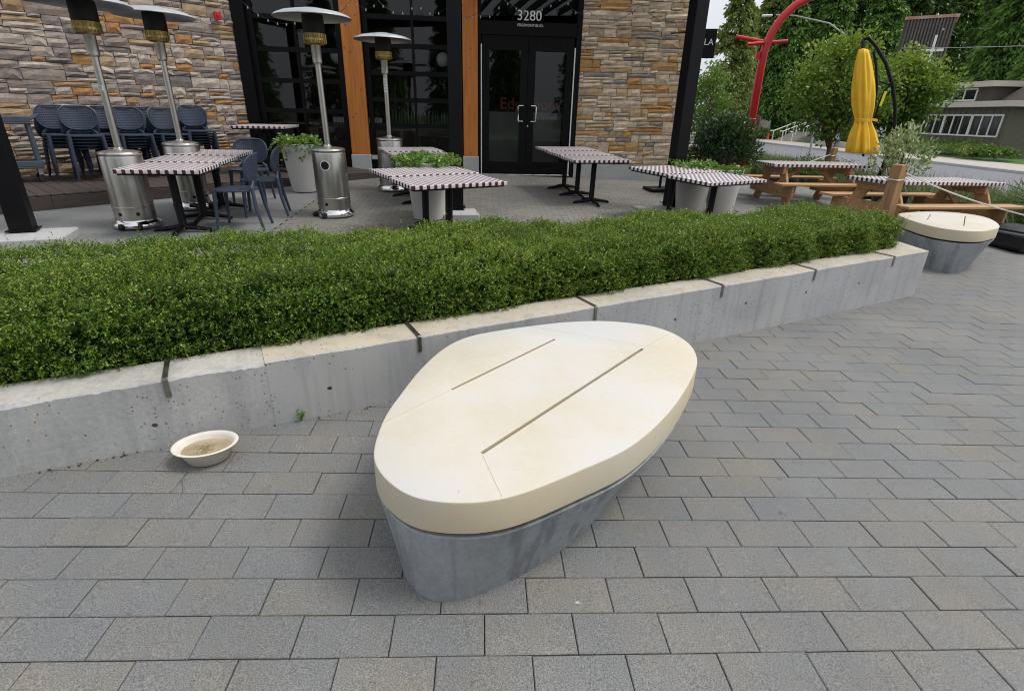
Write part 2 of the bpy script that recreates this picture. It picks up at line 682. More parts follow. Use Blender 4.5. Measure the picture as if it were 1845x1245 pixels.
def clothmat(name, cell=.05):
    """woven check: white strips with maroon one way and black the other"""
    m, nt, b = nodes_of(name)
    tc = N(nt, 'ShaderNodeTexCoord')
    sp = N(nt, 'ShaderNodeSeparateXYZ')
    nt.links.new(tc.outputs['Object'], sp.inputs[0])
    gn = N(nt, 'ShaderNodeSeparateXYZ')
    nt.links.new(tc.outputs['Normal'], gn.inputs[0])
    def math_(op, a, c=None):
        x = N(nt, 'ShaderNodeMath', operation=op)
        for i, q in enumerate((a, c)):
            if q is None:
                continue
            if isinstance(q, (int, float)):
                x.inputs[i].default_value = q
            else:
                nt.links.new(q, x.inputs[i])
        return x.outputs[0]
    fx = math_('FRACT', math_('DIVIDE', sp.outputs[0], cell * 2))
    fy = math_('FRACT', math_('DIVIDE', sp.outputs[1], cell * 2))
    ax = math_('LESS_THAN', fx, .46)
    ay = math_('LESS_THAN', fy, .46)
    bx = math_('MULTIPLY', math_('GREATER_THAN', fx, .5), math_('LESS_THAN', fx, .96))
    by = math_('MULTIPLY', math_('GREATER_THAN', fy, .5), math_('LESS_THAN', fy, .96))
    top = math_('ADD', math_('MULTIPLY', ax, ay), math_('MULTIPLY', bx, by))
    isx = math_('GREATER_THAN', math_('ABSOLUTE', gn.outputs[0]), .7)
    isy = math_('GREATER_THAN', math_('ABSOLUTE', gn.outputs[1]), .7)
    ist = math_('SUBTRACT', 1.0, math_('ADD', isx, isy))
    f = math_('ADD', math_('ADD', math_('MULTIPLY', isx, ay), math_('MULTIPLY', isy, ax)), math_('MULTIPLY', ist, top))
    dark = N(nt, 'ShaderNodeMix', data_type='RGBA')
    nt.links.new(isx, dark.inputs[0])
    dark.inputs[6].default_value = (.100, .012, .022, 1)
    dark.inputs[7].default_value = (.022, .012, .016, 1)
    mx = N(nt, 'ShaderNodeMix', data_type='RGBA')
    nt.links.new(f, mx.inputs[0])
    mx.inputs[6].default_value = (.74, .72, .73, 1)
    nt.links.new(dark.outputs[2], mx.inputs[7])
    n1 = noise(nt, tc.outputs['Object'], 3, 4)
    dr = ramp(nt, [(.3, (.82, .82, .84)), (.7, (1.0, 1.0, 1.0))])
    nt.links.new(n1.outputs['Fac'], dr.inputs['Fac'])
    m2 = N(nt, 'ShaderNodeMix', data_type='RGBA', blend_type='MULTIPLY')
    m2.inputs[0].default_value = 1
    nt.links.new(mx.outputs[2], m2.inputs[6])
    nt.links.new(dr.outputs[0], m2.inputs[7])
    nt.links.new(m2.outputs[2], b.inputs['Base Color'])
    b.inputs['Roughness'].default_value = .38
    pv_ = bump(nt, f, None, .25, .002)
    n7 = noise(nt, tc.outputs['Object'], 5.5, 3)
    bump(nt, n7.outputs['Fac'], b, .35, .03, pv_)
    return m

MT = {}
MT['paver'] = pavermat('paver_grey', [(.150, .155, .158), (.164, .168, .169), (.168, .168, .163), (.155, .160, .163), (.174, .172, .163), (.161, .165, .166)])
MT['patio_paver'] = pavermat('paver_small', [(.16, .155, .142), (.19, .185, .17), (.175, .17, .156)], grain=150)
MT['joint'] = mat('joint_sand', (.055, .052, .048), .95, bmp=.4, bscale=300)
MT['slab'] = concrete('slab_concrete', (.215, .217, .215), pits=False, stain=.2)
MT['wallconc'] = concrete('wall_concrete', (.43, .435, .448), stain=.14, pitscale=52, warm=(.455, .45, .44), film_or_toplight=(1.12, 1.0, .80), pitmax=.24, pitth=.52, streak=.30)
MT['wallconc_old'] = concrete('wall_concrete_weathered', (.45, .45, .445), stain=.18, bstr=.9, pitscale=60, film_or_toplight=(1.06, 1.02, .94), pitmax=.24, pitth=.48, streak=.28)
MT['footing'] = concrete('footing_concrete', (.46, .46, .46), pits=False, stain=.12)
MT['bench_base'] = concrete('bench_concrete', (.32, .337, .352), stain=.22, streak=.62, pitscale=34)
MT['cream'] = concrete('cream_terrazzo', (.56, .48, .33), pitscale=15, stain=.06, bstr=.06, grain=(.95, 1.02), pitmax=.075, pitth=.80, warm=(.52, .478, .385), film_or_toplight=(1.07, 1.16, 1.42))  # seat top painted lighter than the tan sides to stand for brighter light
MT['black'] = mat('black_steel', (.006, .006, .007), .42, var=.2, scale=3, spec=.18)
MT['blackframe'] = mat('black_frame', (.004, .004, .005), .45, var=.2, scale=3, spec=.15)
MT['steel'] = mat('stainless_steel', (.50, .48, .45), .30, 1.0, var=.07, scale=1.0, stretch=(26, 26, .8))
MT['chrome'] = mat('chrome', (.75, .75, .75), .10, 1.0, var=.05)
MT['brass'] = mat('brass_mesh', (.36, .27, .10), .36, 1.0, var=.35, scale=20)
MT['soot'] = mat('sooty_mesh', (.012, .011, .010), .6, .4, var=.4, scale=30, bmp=.5, bscale=160)
MT['dish'] = mat('aluminium_dish', (.60, .61, .62), .38, 1.0, var=.08)
MT['clip'] = mat('stainless_clip', (.30, .28, .24), .42, 1.0, var=.25, scale=14)
MT['plastic_blue'] = mat('blue_grey_plastic', (.034, .048, .080), .50, var=.12, scale=5)
MT['trolley'] = mat('trolley_grey_plastic', (.060, .074, .10), .55, var=.15, scale=5)
MT['cloth'] = clothmat('checked_cloth', .043)
MT['pot'] = mat('pale_pot', (.50, .49, .47), .55, var=.07, scale=2.2, col2=(.54, .52, .49), bmp=.1, bscale=120)
MT['darkpot'] = mat('dark_pot', (.05, .055, .065), .5, var=.15)
MT['stone'] = stonemat('ledge_stone_mixed', [(.46, .41, .38), (.29, .255, .235), (.43, .385, .36), (.36, .245, .15), (.27, .245, .24), (.50, .455, .42),
                                              (.40, .225, .105), (.35, .305, .285), (.40, .31, .22), (.22, .21, .215), (.46, .42, .39), (.33, .29, .275)])
MT['stone_warm'] = stonemat('ledge_stone_warm', [(.60, .52, .42), (.56, .48, .39), (.62, .53, .41), (.50, .32, .16), (.40, .33, .26), (.66, .58, .48),
                                                 (.50, .285, .125), (.58, .49, .39), (.50, .38, .23), (.27, .26, .26), (.62, .52, .40), (.46, .36, .25)])
MT['mortar'] = mat('mortar', (.12, .105, .09), .95, var=.3, scale=12, bmp=.4, bscale=80)
MT['cedar'] = wood('orange_timber', (.54, .185, .030), (.32, .09, .014), .5, 'Z', .8)
MT['deck'] = wood('dark_decking', (.062, .048, .042), (.035, .027, .024), .6, 'X', 1.3, knots=False)
MT['picnic'] = wood('picnic_cedar', (.47, .275, .13), (.30, .155, .065), .65, 'X', .8)
MT['bollard'] = wood('weathered_post', (.33, .19, .085), (.19, .10, .045), .75, 'Z', .9)
MT['yellow'] = mat('yellow_canvas', (.86, .52, .035), .8, var=.09, scale=4, bmp=.2, bscale=400, bdist=.001)
MT['glass'] = glassmat('window_glass', (.80, .85, .83), 1.15)
MT['white'] = mat('white_paint', (.78, .78, .76), .5, var=.05)
MT['interior'] = mat('dark_interior', (.02, .019, .018), .8, var=.3, scale=2)
MT['interior_floor'] = mat('interior_floor', (.05, .043, .036), .6, var=.3, scale=2)
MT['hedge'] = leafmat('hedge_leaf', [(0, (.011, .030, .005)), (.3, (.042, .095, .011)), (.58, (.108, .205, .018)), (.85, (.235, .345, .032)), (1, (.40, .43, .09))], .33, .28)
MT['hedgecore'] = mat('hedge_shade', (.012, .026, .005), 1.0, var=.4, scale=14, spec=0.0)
MT['twig'] = mat('twig_brown', (.16, .09, .045), .85, var=.3, scale=30)
MT['bark'] = mat('bark', (.10, .06, .038), .9, var=.35, scale=16, bmp=.6, bscale=40, stretch=(1, 1, .25))
MT['ivy'] = leafmat('ivy_leaf', [(0, (.045, .12, .02)), (.5, (.105, .235, .035)), (1, (.24, .38, .075))], .4, .25)
MT['laurel'] = leafmat('laurel_leaf', [(0, (.006, .022, .008)), (.6, (.014, .050, .016)), (.9, (.03, .085, .022)), (1, (.13, .24, .03))], .30, .12, .45)
MT['variegated'] = leafmat('variegated_leaf', [(0, (.08, .16, .04)), (.4, (.20, .29, .09)), (.75, (.48, .52, .30)), (1, (.62, .62, .45))], .45, .25)
MT['maple'] = leafmat('maple_leaf', [(0, (.040, .105, .014)), (.4, (.095, .20, .022)), (.75, (.21, .32, .032)), (1, (.40, .42, .05))], .5, .35)
MT['gleditsia'] = leafmat('young_leaf', [(0, (.055, .13, .018)), (.5, (.10, .21, .030)), (1, (.20, .30, .04))], .5, .35)
MT['conifer'] = leafmat('conifer_leaf', [(0, (0.022, 0.057, 0.016)), (.5, (0.057, 0.131, 0.028)), (.9, (0.120, 0.215, 0.041)), (1, (0.190, 0.285, 0.056))], .6, .15)
MT['cedarleaf'] = leafmat('cedar_leaf', [(0, (0.035, 0.099, 0.017)), (.5, (0.088, 0.206, 0.032)), (1, (0.190, 0.333, 0.051))], .6, .2)
MT['browngreen'] = leafmat('olive_leaf', [(0, (0.075, 0.127, 0.027)), (.5, (0.161, 0.229, 0.044)), (1, (0.304, 0.338, 0.075))], .6, .2)
MT['shrub'] = leafmat('shrub_leaf', [(0, (.03, .085, .014)), (.5, (.075, .16, .024)), (1, (.20, .28, .04))], .5, .25)
MT['grassb'] = leafmat('grass_blade', [(0, (.06, .10, .035)), (.5, (.12, .18, .06)), (.8, (.20, .25, .11)), (1, (.33, .30, .40))], .6, .3)
MT['lawn'] = mat('lawn', (.055, .13, .022), .9, var=.25, scale=6, bmp=.6, bscale=120, bdist=.03)
MT['soil'] = mat('soil', (.045, .034, .025), .95, var=.3, scale=8, bmp=.6, bscale=60, bdist=.02)
MT['asphalt'] = mat('asphalt', (.165, .17, .185), .85, var=.08, scale=1.4, bmp=.4, bscale=200)
MT['walk'] = concrete('sidewalk_concrete', (.46, .43, .385), pits=False, stain=.08)
MT['earth'] = mat('earth', (.10, .10, .07), .95, var=.3, scale=.6)
MT['red'] = mat('red_paint', (.52, .012, .014), .35, var=.08, scale=4)
MT['orangeplastic'] = mat('orange_plastic', (.75, .10, .02), .5, var=.05)
MT['amber'] = mat('amber_paint', (.72, .30, .01), .45, var=.06)
MT['greymetal'] = mat('grey_metal', (.36, .37, .37), .45, .6, var=.1)
MT['siding'] = mat('taupe_siding', (.125, .115, .092), .8, var=.1, scale=3)
MT['siding_dark'] = mat('brown_siding', (.075, .062, .052), .8, var=.12, scale=3)
MT['fascia'] = mat('beige_fascia', (.50, .465, .40), .6, var=.06, scale=3)
MT['darkglass'] = mat('dark_pane', (.010, .013, .014), .06, var=.1)
MT['corrugated'] = mat('grey_brown_cladding', (.105, .096, .082), .7, var=.3, scale=2.5)
MT['rust'] = mat('rusty_flashing', (.45, .42, .38), .6, var=.1, scale=2.2, col2=(.42, .15, .04))
MT['paper'] = mat('paper_label', (.72, .73, .74), .7, var=.05)
MT['ink'] = mat('dark_ink', (.03, .03, .035), .7, var=.05)
MT['pulp'] = mat('pulp_bowl', (.66, .62, .55), .75, var=.06, scale=20, bmp=.15, bscale=160)
MT['globe'] = mat('opal_globe', (.75, .75, .72), .3, var=.03)
MT['bottle'] = mat('bottle_glass', (.10, .16, .10), .12, var=.5, scale=3)
MT['skin'] = mat('skin', (.45, .26, .19), .6, var=.08)
MT['shirt'] = mat('pale_blue_shirt', (.36, .44, .56), .85, var=.1)
MT['trousers'] = mat('dark_trousers', (.03, .034, .045), .85, var=.1)
MT['hair'] = mat('grey_hair', (.25, .22, .20), .8, var=.1)
MT['rope'] = mat('white_rope', (.62, .60, .54), .85, var=.1, scale=60)
MT['signbeige'] = mat('sign_beige', (.50, .45, .34), .7, var=.05)
MT['teal'] = mat('teal_print', (.04, .35, .42), .6, var=.05)
MT['redletter'] = mat('red_letters', (.34, .02, .02), .5, var=.05)
MT['tyre'] = mat('rubber', (.012, .012, .013), .7, var=.2)
MT['yellowlabel'] = mat('yellow_label', (.78, .75, .03), .5, var=.03)

# ================================================================== GROUND
def sheet(name, xs, ys, dz, m, keep=None, kind='structure'):
    vs, idx, fs = [], {}, []
    for i, x in enumerate(xs):
        for j, y in enumerate(ys):
            idx[i, j] = len(vs)
            vs.append((x, y, g(x, y) + dz))
    for i in range(len(xs) - 1):
        for j in range(len(ys) - 1):
            if keep and not keep((xs[i] + xs[i + 1]) / 2, (ys[j] + ys[j + 1]) / 2):
                continue
            fs.append((idx[i, j], idx[i + 1, j], idx[i + 1, j + 1], idx[i, j + 1]))
    mb = MB()
    mb.add(vs, fs)
    return tag(mb.build(name, m, smooth=True, ang=60), kind=kind)

def spread(a, b, step):
    n = max(1, int(round((b - a) / step)))
    return [a + (b - a) * i / n for i in range(n + 1)]

gx = [-300, -120, -60, -30] + spread(-14, 24, 1.0) + [30, 45, 70, 120, 220, 400]
gy = [-300, -120, -60, -30, -12] + spread(-4, 14, 1.0) + [20, 30, 45, 70, 120, 220, 400]
ground = sheet('ground', gx, gy, -0.09, MT['earth'])

# ------------------------------------------------------------------ planter outline (world)
WA = Vector((-0.731, 0.883, 0))
WANG = rad(24.86)
WU = Vector((math.cos(WANG), math.sin(WANG), 0))
WN = Vector((-math.sin(WANG), math.cos(WANG), 0))
def wallp(t, d=0.0):
    p = WA + WU * t + WN * d
    return p.x, p.y
def behind_front(x, y):
    return (x - WA.x) * WN.x + (y - WA.y) * WN.y      # >0 behind the wall's front face
B0, B1 = Vector((-2.50, 2.30, 0)), Vector((5.22, 4.72, 0))  # back edge of the bed
def behind_back(x, y):
    d = (B1 - B0).normalized()
    return -(x - B0.x) * d.y + (y - B0.y) * d.x
def in_patio(x, y):
    return behind_back(x, y) > 0.0 and x < 5.75

# ------------------------------------------------------------------ main pavement: one paver = one piece
PW, PD, GAP = 0.305, 0.1554, 0.0035
bed = sheet('pavement', spread(-3.2, 12.6, .4), spread(-2.4, 12.8, .4), -0.011, MT['joint'],
            keep=lambda x, y: x > -2.9)
def paver_geo(w, d, h=.012, ch=.0022):
    vs = [(-w / 2, -d / 2, -h), (w / 2, -d / 2, -h), (w / 2, d / 2, -h), (-w / 2, d / 2, -h),
          (-w / 2, -d / 2, -ch), (w / 2, -d / 2, -ch), (w / 2, d / 2, -ch), (-w / 2, d / 2, -ch)]
    i = ch * 1.3
    vs += [(-w / 2 + i, -d / 2 + i, 0), (w / 2 - i, -d / 2 + i, 0), (w / 2 - i, d / 2 - i, 0), (-w / 2 + i, d / 2 - i, 0)]
    fs = [(8, 9, 10, 11)]
    for a in range(4):
        b_ = (a + 1) % 4
        fs += [(a, b_, 4 + b_, 4 + a), (4 + a, 4 + b_, 8 + b_, 8 + a)]
    return vs, fs
pv, pf = paver_geo(PW - GAP, PD - GAP)
pme = bpy.data.meshes.new('paver')
pme.from_pydata(pv, [], pf)
pme.materials.append(MT['paver'])
cells = []
for rrow in range(-12, 78):
    y = (rrow + .5) * PD
    off = .5 if rrow % 2 == 0 else 0.0
    for i in range(-10, 42):
        x = (i + off + .5) * PW
        bf = behind_front(x, y)
        if bf > .34 and x < 5.9 and not (x > 5.75 and y > 4.4):
            if not (x > 5.55 and bf > .9):
                continue
        if in_patio(x, y) or x < -2.7 or x > 12.4 or y > 12.5:
            continue
        p = to_px((x, y, g(x, y)))
        area = 0
        if p and -60 < p[0] < 1905 and -60 < p[1] < 1300:
            area = 1.0 / p[2] ** 3
            if bf > .02 and x < 5.8:
                area = 0
        cells.append((area, x, y))
cells.sort(reverse=True)
for a, x, y in cells[:300]:
    o = bpy.data.objects.new('paver', pme)
    COL.objects.link(o)
    o.parent = bed
    o.location = (x, y, g(x, y) + random.uniform(-.0020, .0018))
    o.rotation_euler = (math.atan((g(x, y + .05) - g(x, y - .05)) / .1) + random.uniform(-.003, .003), math.atan(.02825) + random.uniform(-.004, .004), random.uniform(-.006, .006))
mb = MB()
rl = []
for a, x, y in cells[300:]:
    jz = random.uniform(-.0012, .0012)
    mb.add([(x + vx, y + vy, g(x + vx, y + vy) + vz + jz) for vx, vy, vz in pv], pf)
    rl += [random.random()] * len(pf)
def build_rnd(mb, rl, name, m, parent):
    me = bpy.data.meshes.new(name)
    me.from_pydata(mb.v, [], mb.f)
    me.materials.append(m)
    at = me.attributes.new('rnd', 'FLOAT', 'FACE')
    at.data.foreach_set('value', rl)
    o = bpy.data.objects.new(name, me)
    COL.objects.link(o)
    o.parent = parent
    return tag(o, kind='stuff')
build_rnd(mb, rl, 'distant_paving', MT['paver'], bed)

# ------------------------------------------------------------------ patio: small pavers in front of the doors, slab by the deck
SLABX = -1.25
slab = sheet('patio_slab', spread(-9.0, SLABX, .5), spread(.6, 12.0, .4), -0.002, MT['slab'],
             keep=lambda x, y: behind_back(x, y) > -.3)
patio = sheet('patio', spread(SLABX, 5.75, .5), spread(1.6, 11.4, .35), -0.010, MT['joint'],
              keep=lambda x, y: behind_back(x, y) > -.4)
mb, rl = MB(), []
qw, qd = .205, .103
qv, qf = paver_geo(qw - .004, qd - .004, .011, .002)
for j in range(20, 112):
    y = j * qd
    for i in range(-8, 30):
        x = (i + (.5 if j % 2 else 0)) * qw
        if behind_back(x, y) < -.1 or x < SLABX - .08 or x > 5.72 or y > 11.2:
            continue
        jz = random.uniform(-.001, .001)
        mb.add([(max(SLABX, x + vx), y + vy, g(x + vx, y + vy) + vz + jz) for vx, vy, vz in qv], qf)
        rl += [random.random()] * len(qf)
build_rnd(mb, rl, 'small_paving', MT['patio_paver'], patio)

# ================================================================== PLANTER WALL
planter = thing('planter_wall', 'long low pale concrete planter wall with steel clips, holding the clipped hedge', 'wall', (WA.x, WA.y, 0), WANG)
JX = 1.087
def wall_sweep(t0, t1, top, wear, seed):
    rd = random.Random(seed)
    n = max(2, int((t1 - t0) / .016))
    ph = [rd.uniform(0, 6.28) for _ in range(8)]
    m = MB()
    vs, fs = [], []
    for i in range(n + 1):
        t = t0 + (t1 - t0) * i / n
        base = .0035 + wear * (.5 + .5 * math.sin(5.1 * t + ph[0])) * (.5 + .5 * math.sin(13.7 * t + ph[1])) + wear * .6 * rd.random() ** 4
        c1 = base + rd.uniform(0, wear * .5)
        c2 = base + rd.uniform(0, wear * .5)
        b1 = .003 + wear * .5 * rd.random() ** 2
        wav = .0016 * math.sin(2.3 * t + ph[2]) + .0008 * math.sin(9 * t + ph[3])
        vs += [(t, 0, -.35), (t, 0, top - c1 + wav), (t, c2, top + wav), (t, .25 - b1, top + wav), (t, .25, top - b1), (t, .25, -.35)]
    for i in range(n):
        for k in range(6):
            k2 = (k + 1) % 6
            fs.append((i * 6 + k, (i + 1) * 6 + k, (i + 1) * 6 + k2, i * 6 + k2))
    fs += [tuple(range(5, -1, -1)), tuple(n * 6 + k for k in range(6))]
    return m.add(vs, fs)
seg_r = wall_sweep(JX + .0004, 6.73, .362, .004, 2).build('wall_segment', MT['wallconc'], planter, smooth=True, ang=28)
seg_l = wall_sweep(-2.6, JX - .0004, .360, .011, 4).build('wall_segment', MT['wallconc_old'], planter, smooth=True, ang=28)
seg_e = MB().prism([(6.7304, 0), (7.35, 0), (7.79, .9), (7.52, .9), (7.2, .25), (6.7304, .25)], -.35, .362).build('wall_segment', MT['wallconc'], planter, bevel=.004, seg=2)
def ties(xs):
    m = MB()
    for x, z in xs:
        a = []
        n = 14
        vs = [(x + .0135 * math.cos(2 * math.pi * k / n), yy, z + .0135 * math.sin(2 * math.pi * k / n)) for yy in (-.05, .03) for k in range(n)]
        fs = [(k, (k + 1) % n, n + (k + 1) % n, n + k) for k in range(n)] + [tuple(range(n - 1, -1, -1)), tuple(range(n, 2 * n))]
        m.add(vs, fs)
    return m
# the objects still sit at the origin of their parent, so cut in local space
for s_, xs in ((seg_r, [(1.384, .144), (3.92, .15), (4.69, .172), (5.46, .165), (6.25, .152)]), (seg_l, [(.563, .13), (-.9, .13)])):
    s_.parent = None
    boolcut(s_, ties(xs))
    s_.data.polygons.foreach_set('use_smooth', [True] * len(s_.data.polygons))
    s_.data.set_sharp_from_angle(angle=rad(28))
    s_.parent = planter
for i, t in enumerate((.652, 1.908, 3.16, 4.38, 5.52, 6.73)):
    m = MB()
    m.bb(t - .0115, t + .0115, -.0065, .252, .3625, .3695)
    m.bb(t - .0115, t + .0115, -.0065, -.0005, .268, .3624)
    m.build('clip', MT['clip'], planter, bevel=.0015)
MB().prism([(-2.6, .251), (7.19, .251), (7.5, .88), (-2.6, 2.2)], -.3, .30).build('soil', MT['soil'], planter)
# some ragged concrete crumbs along the foot of the wall
m = MB()
for k in range(90):
    t = random.uniform(-.6, 3.2)
    r_ = random.uniform(.002, .006)
    x, y = t, -random.uniform(.003, .03)
    wx, wy = wallp(x, y)
    m.box((x, y, g(wx, wy) + r_ * .4), (r_ * 1.8, r_ * 1.4, r_), random.random() * 3)
tag(m.build('grit', MT['joint'], planter), kind='stuff')

# ================================================================== HEDGE
hedge = thing('hedge', 'dense low box hedge with small glossy leaves in the concrete planter', 'hedge', (0, 0, 0))
T0, T1 = -2.5, 7.22
def hn(x, y):
    return (.018 * np.sin(3.1 * x + 1.3 * y) + .014 * np.sin(5.3 * x - 4.1 * y + 1) + .010 * np.sin(11 * x + 7 * y) + .008 * np.sin(17 * x - 13 * y + 2))
def hpos(t, v):
    f = (t - T0) / (T1 - T0)
    fx = WA.x + WU.x * t + WN.x * .262
    fy = WA.y + WU.y * t + WN.y * .262
    bx = B0.x + (B1.x - B0.x) * f
    by = B0.y + (B1.y - B0.y) * f
    return fx + (bx - fx) * v, fy + (by - fy) * v, np.hypot(bx - fx, by - fy)
HT = .675
rng = np.random.RandomState(5)
SH = []
def shoots(n, kind):
    t = rng.uniform(T0, T1, n)
    if kind == 'top':
        v = rng.uniform(0, 1, n)
    elif kind == 'front':
        v = np.zeros(n)
    else:
        v = np.ones(n)
    x, y, w = hpos(t, v)
    if kind == 'top':
        d = np.minimum(v, 1 - v) * w
        z = HT + hn(x, y) * 1.3 - .075 * np.clip(1 - d / .16, 0, 1) ** 2 - rng.uniform(0, .05, n)
        end = np.clip(1 - (T1 - t) / .2, 0, 1)
        z -= .06 * end ** 2
        D = np.stack([rng.normal(0, .55, n), rng.normal(0, .55, n) - .25 * np.clip(1 - v * w / .25, 0, 1), np.full(n, .8)], -1)
    else:
        s = -1 if kind == 'front' else 1
        z = rng.uniform(.34, HT - .035, n)
        off = .025 * np.sin(6 * t) + .02 * np.sin(14 * t + 9 * z) - rng.uniform(0, .05, n) + .02
        x = x + s * WN.x * off
        y = y + s * WN.y * off
        D = np.stack([s * WN.x * .7 + rng.normal(0, .5, n), s * WN.y * .7 + rng.normal(0, .5, n), rng.normal(.35, .4, n)], -1)
    return np.stack([x, y, z], -1), nrm(D)
def endshoots(n):
    v = rng.uniform(0, 1, n)
    x, y, w = hpos(np.full(n, T1), v)
    z = rng.uniform(.34, HT - .05, n)
    x = x + rng.uniform(-.05, .02, n)
    D = np.stack([.7 + rng.normal(0, .5, n), rng.normal(0, .5, n), rng.normal(.35, .4, n)], -1)
    return np.stack([x, y, z], -1), nrm(D)
parts = [shoots(36000, 'top'), shoots(11500, 'front'), shoots(1000, 'back'), endshoots(1200)]
P = np.concatenate([p[0] for p in parts])
D = np.concatenate([p[1] for p in parts])
# a few long wispy shoots break the clipped outline
lenf = rng.uniform(.035, .085, len(P))
wisp = rng.rand(len(P)) < .012
lenf[wisp] *= 2.2
D[wisp, 2] = np.abs(D[wisp, 2]) + .6
D = nrm(D)
K = 11
tone = rng.rand(len(P))
big = .5 + .5 * np.sin(P[:, 0] * 1.7 + 2 * np.sin(P[:, 1] * 2.3)) * np.sin(P[:, 0] * .6 + 1)
LV, LR = [], []
for k in range(K):
    s = (k + .5) / K
    side = nrm(np.cross(D, rng.normal(size=D.shape)))
    base = P + D * (lenf * s)[:, None]
    ld = nrm(D * .55 + side * .9 + rng.normal(0, .25, D.shape))
    L = rng.uniform(.011, .022, len(P)) * (1 - .2 * s)
    LV.append(leafquads(base, ld, L, L * .46, rng))
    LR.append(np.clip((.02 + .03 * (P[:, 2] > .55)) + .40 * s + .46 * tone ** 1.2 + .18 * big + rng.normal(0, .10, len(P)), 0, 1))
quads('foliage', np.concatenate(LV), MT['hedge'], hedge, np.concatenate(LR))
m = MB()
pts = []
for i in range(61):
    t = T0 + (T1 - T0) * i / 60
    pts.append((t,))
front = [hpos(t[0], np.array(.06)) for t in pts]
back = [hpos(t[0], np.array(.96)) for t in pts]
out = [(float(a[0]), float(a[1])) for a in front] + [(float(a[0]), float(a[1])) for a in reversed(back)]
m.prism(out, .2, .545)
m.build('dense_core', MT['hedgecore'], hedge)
m = MB()
for k in range(900):
    t = random.uniform(T0, T1)
    v = random.random() ** 1.3
    x, y, w = hpos(t, np.array(v))
    x, y = float(x), float(y)
    z = HT - .01 + random.uniform(-.03, .012) + float(hn(x, y)) if v > .06 else random.uniform(.38, .6)
    a = random.uniform(0, 6.28)
    L = random.uniform(.04, .16)
    q0 = Vector((x, y, z))
    q1 = q0 + Vector((math.cos(a), math.sin(a), random.uniform(-.12, .35))) * L * .5
    q2 = q1 + Vector((math.cos(a + .3), math.sin(a + .3), random.uniform(-.2, .3))) * L * .5
    m.tube([q0, q1, q2], [.0016, .0013, .0007], 4)
tag(m.build('twigs', MT['twig'], hedge, smooth=True), kind='stuff')

# ================================================================== STONE-LIKE BENCHES
def catmull(pts, per=6):
    out = []
    n = len(pts)
    for i in range(n):
        p0, p1, p2, p3 = (Vector(pts[(i + k - 1) % n]) for k in range(4))
        for s in range(per):
            t = s / per
            out.append(.5 * ((2 * p1) + (p2 - p0) * t + (2 * p0 - 5 * p1 + 4 * p2 - p3) * t * t + (-p0 + 3 * p1 - 3 * p2 + p3) * t ** 3))
    return [(p.x, p.y) for p in out]

BO = (1.70, 0.98)
b_top = [(.969, .493), (1.0, .372), (1.072, .27), (1.16, .206), (1.28, .180), (1.398, .188), (1.521, .232), (1.704, .336), (1.892, .455), (2.05, .607),
         (2.21, .806), (2.365, 1.045), (2.461, 1.232), (2.497, 1.407), (2.477, 1.548), (2.42, 1.655), (2.317, 1.735), (2.102, 1.79), (1.872, 1.772), (1.642, 1.705),
         (1.422, 1.619), (1.27, 1.53), (1.158, 1.375), (1.068, 1.138), (1.008, .891), (.972, .70)]
b_out = [(x - BO[0], y - BO[1]) for x, y in catmull([(x, y, 0) for x, y in b_top], 5)]
def poly_scale(o, k, sh=(0, 0)):
    cx = sum(p[0] for p in o) / len(o)
    cy = sum(p[1] for p in o) / len(o)
    return [(cx + (x - cx) * k + sh[0], cy + (y - cy) * k + sh[1]) for x, y in o]
def inset(o, d):
    n = len(o)
    r = []
    for i in range(n):
        a, b, c = Vector(o[i - 1]), Vector(o[i]), Vector(o[(i + 1) % n])
        t = (c - a).normalized()
        r.append((b.x - t.y * d, b.y + t.x * d))
    return r
def loft(m, rings):
    """rings: list of (outline, z)"""
    n = len(rings[0][0])
    vs = [(x, y, z) for o, z in rings for x, y in o]
    fs = [tuple(range(n - 1, -1, -1)), tuple(range((len(rings) - 1) * n, len(rings) * n))]
    for r_ in range(len(rings) - 1):
        for i in range(n):
            j = (i + 1) % n
            fs.append((r_ * n + i, r_ * n + j, (r_ + 1) * n + j, (r_ + 1) * n + i))
    return m.add(vs, fs)
def radial(shape, like):
    """the point of outline `shape` in the direction of every point of `like`"""
    r = []
    n = len(shape)
    for p in like:
        a = math.atan2(p[1], p[0])
        best = None
        for i in range(n):
            q, s = shape[i], shape[(i + 1) % n]
            d = (math.cos(a), math.sin(a))
            e = (s[0] - q[0], s[1] - q[1])
            den = d[0] * e[1] - d[1] * e[0]
            if abs(den) < 1e-9:
                continue
            t = (q[0] * e[1] - q[1] * e[0]) / den
            u = (q[0] * d[1] - q[1] * d[0]) / den
            if t > 0 and -1e-6 <= u <= 1 + 1e-6:
                best = t
        r.append((math.cos(a) * best, math.sin(a) * best))
    return r
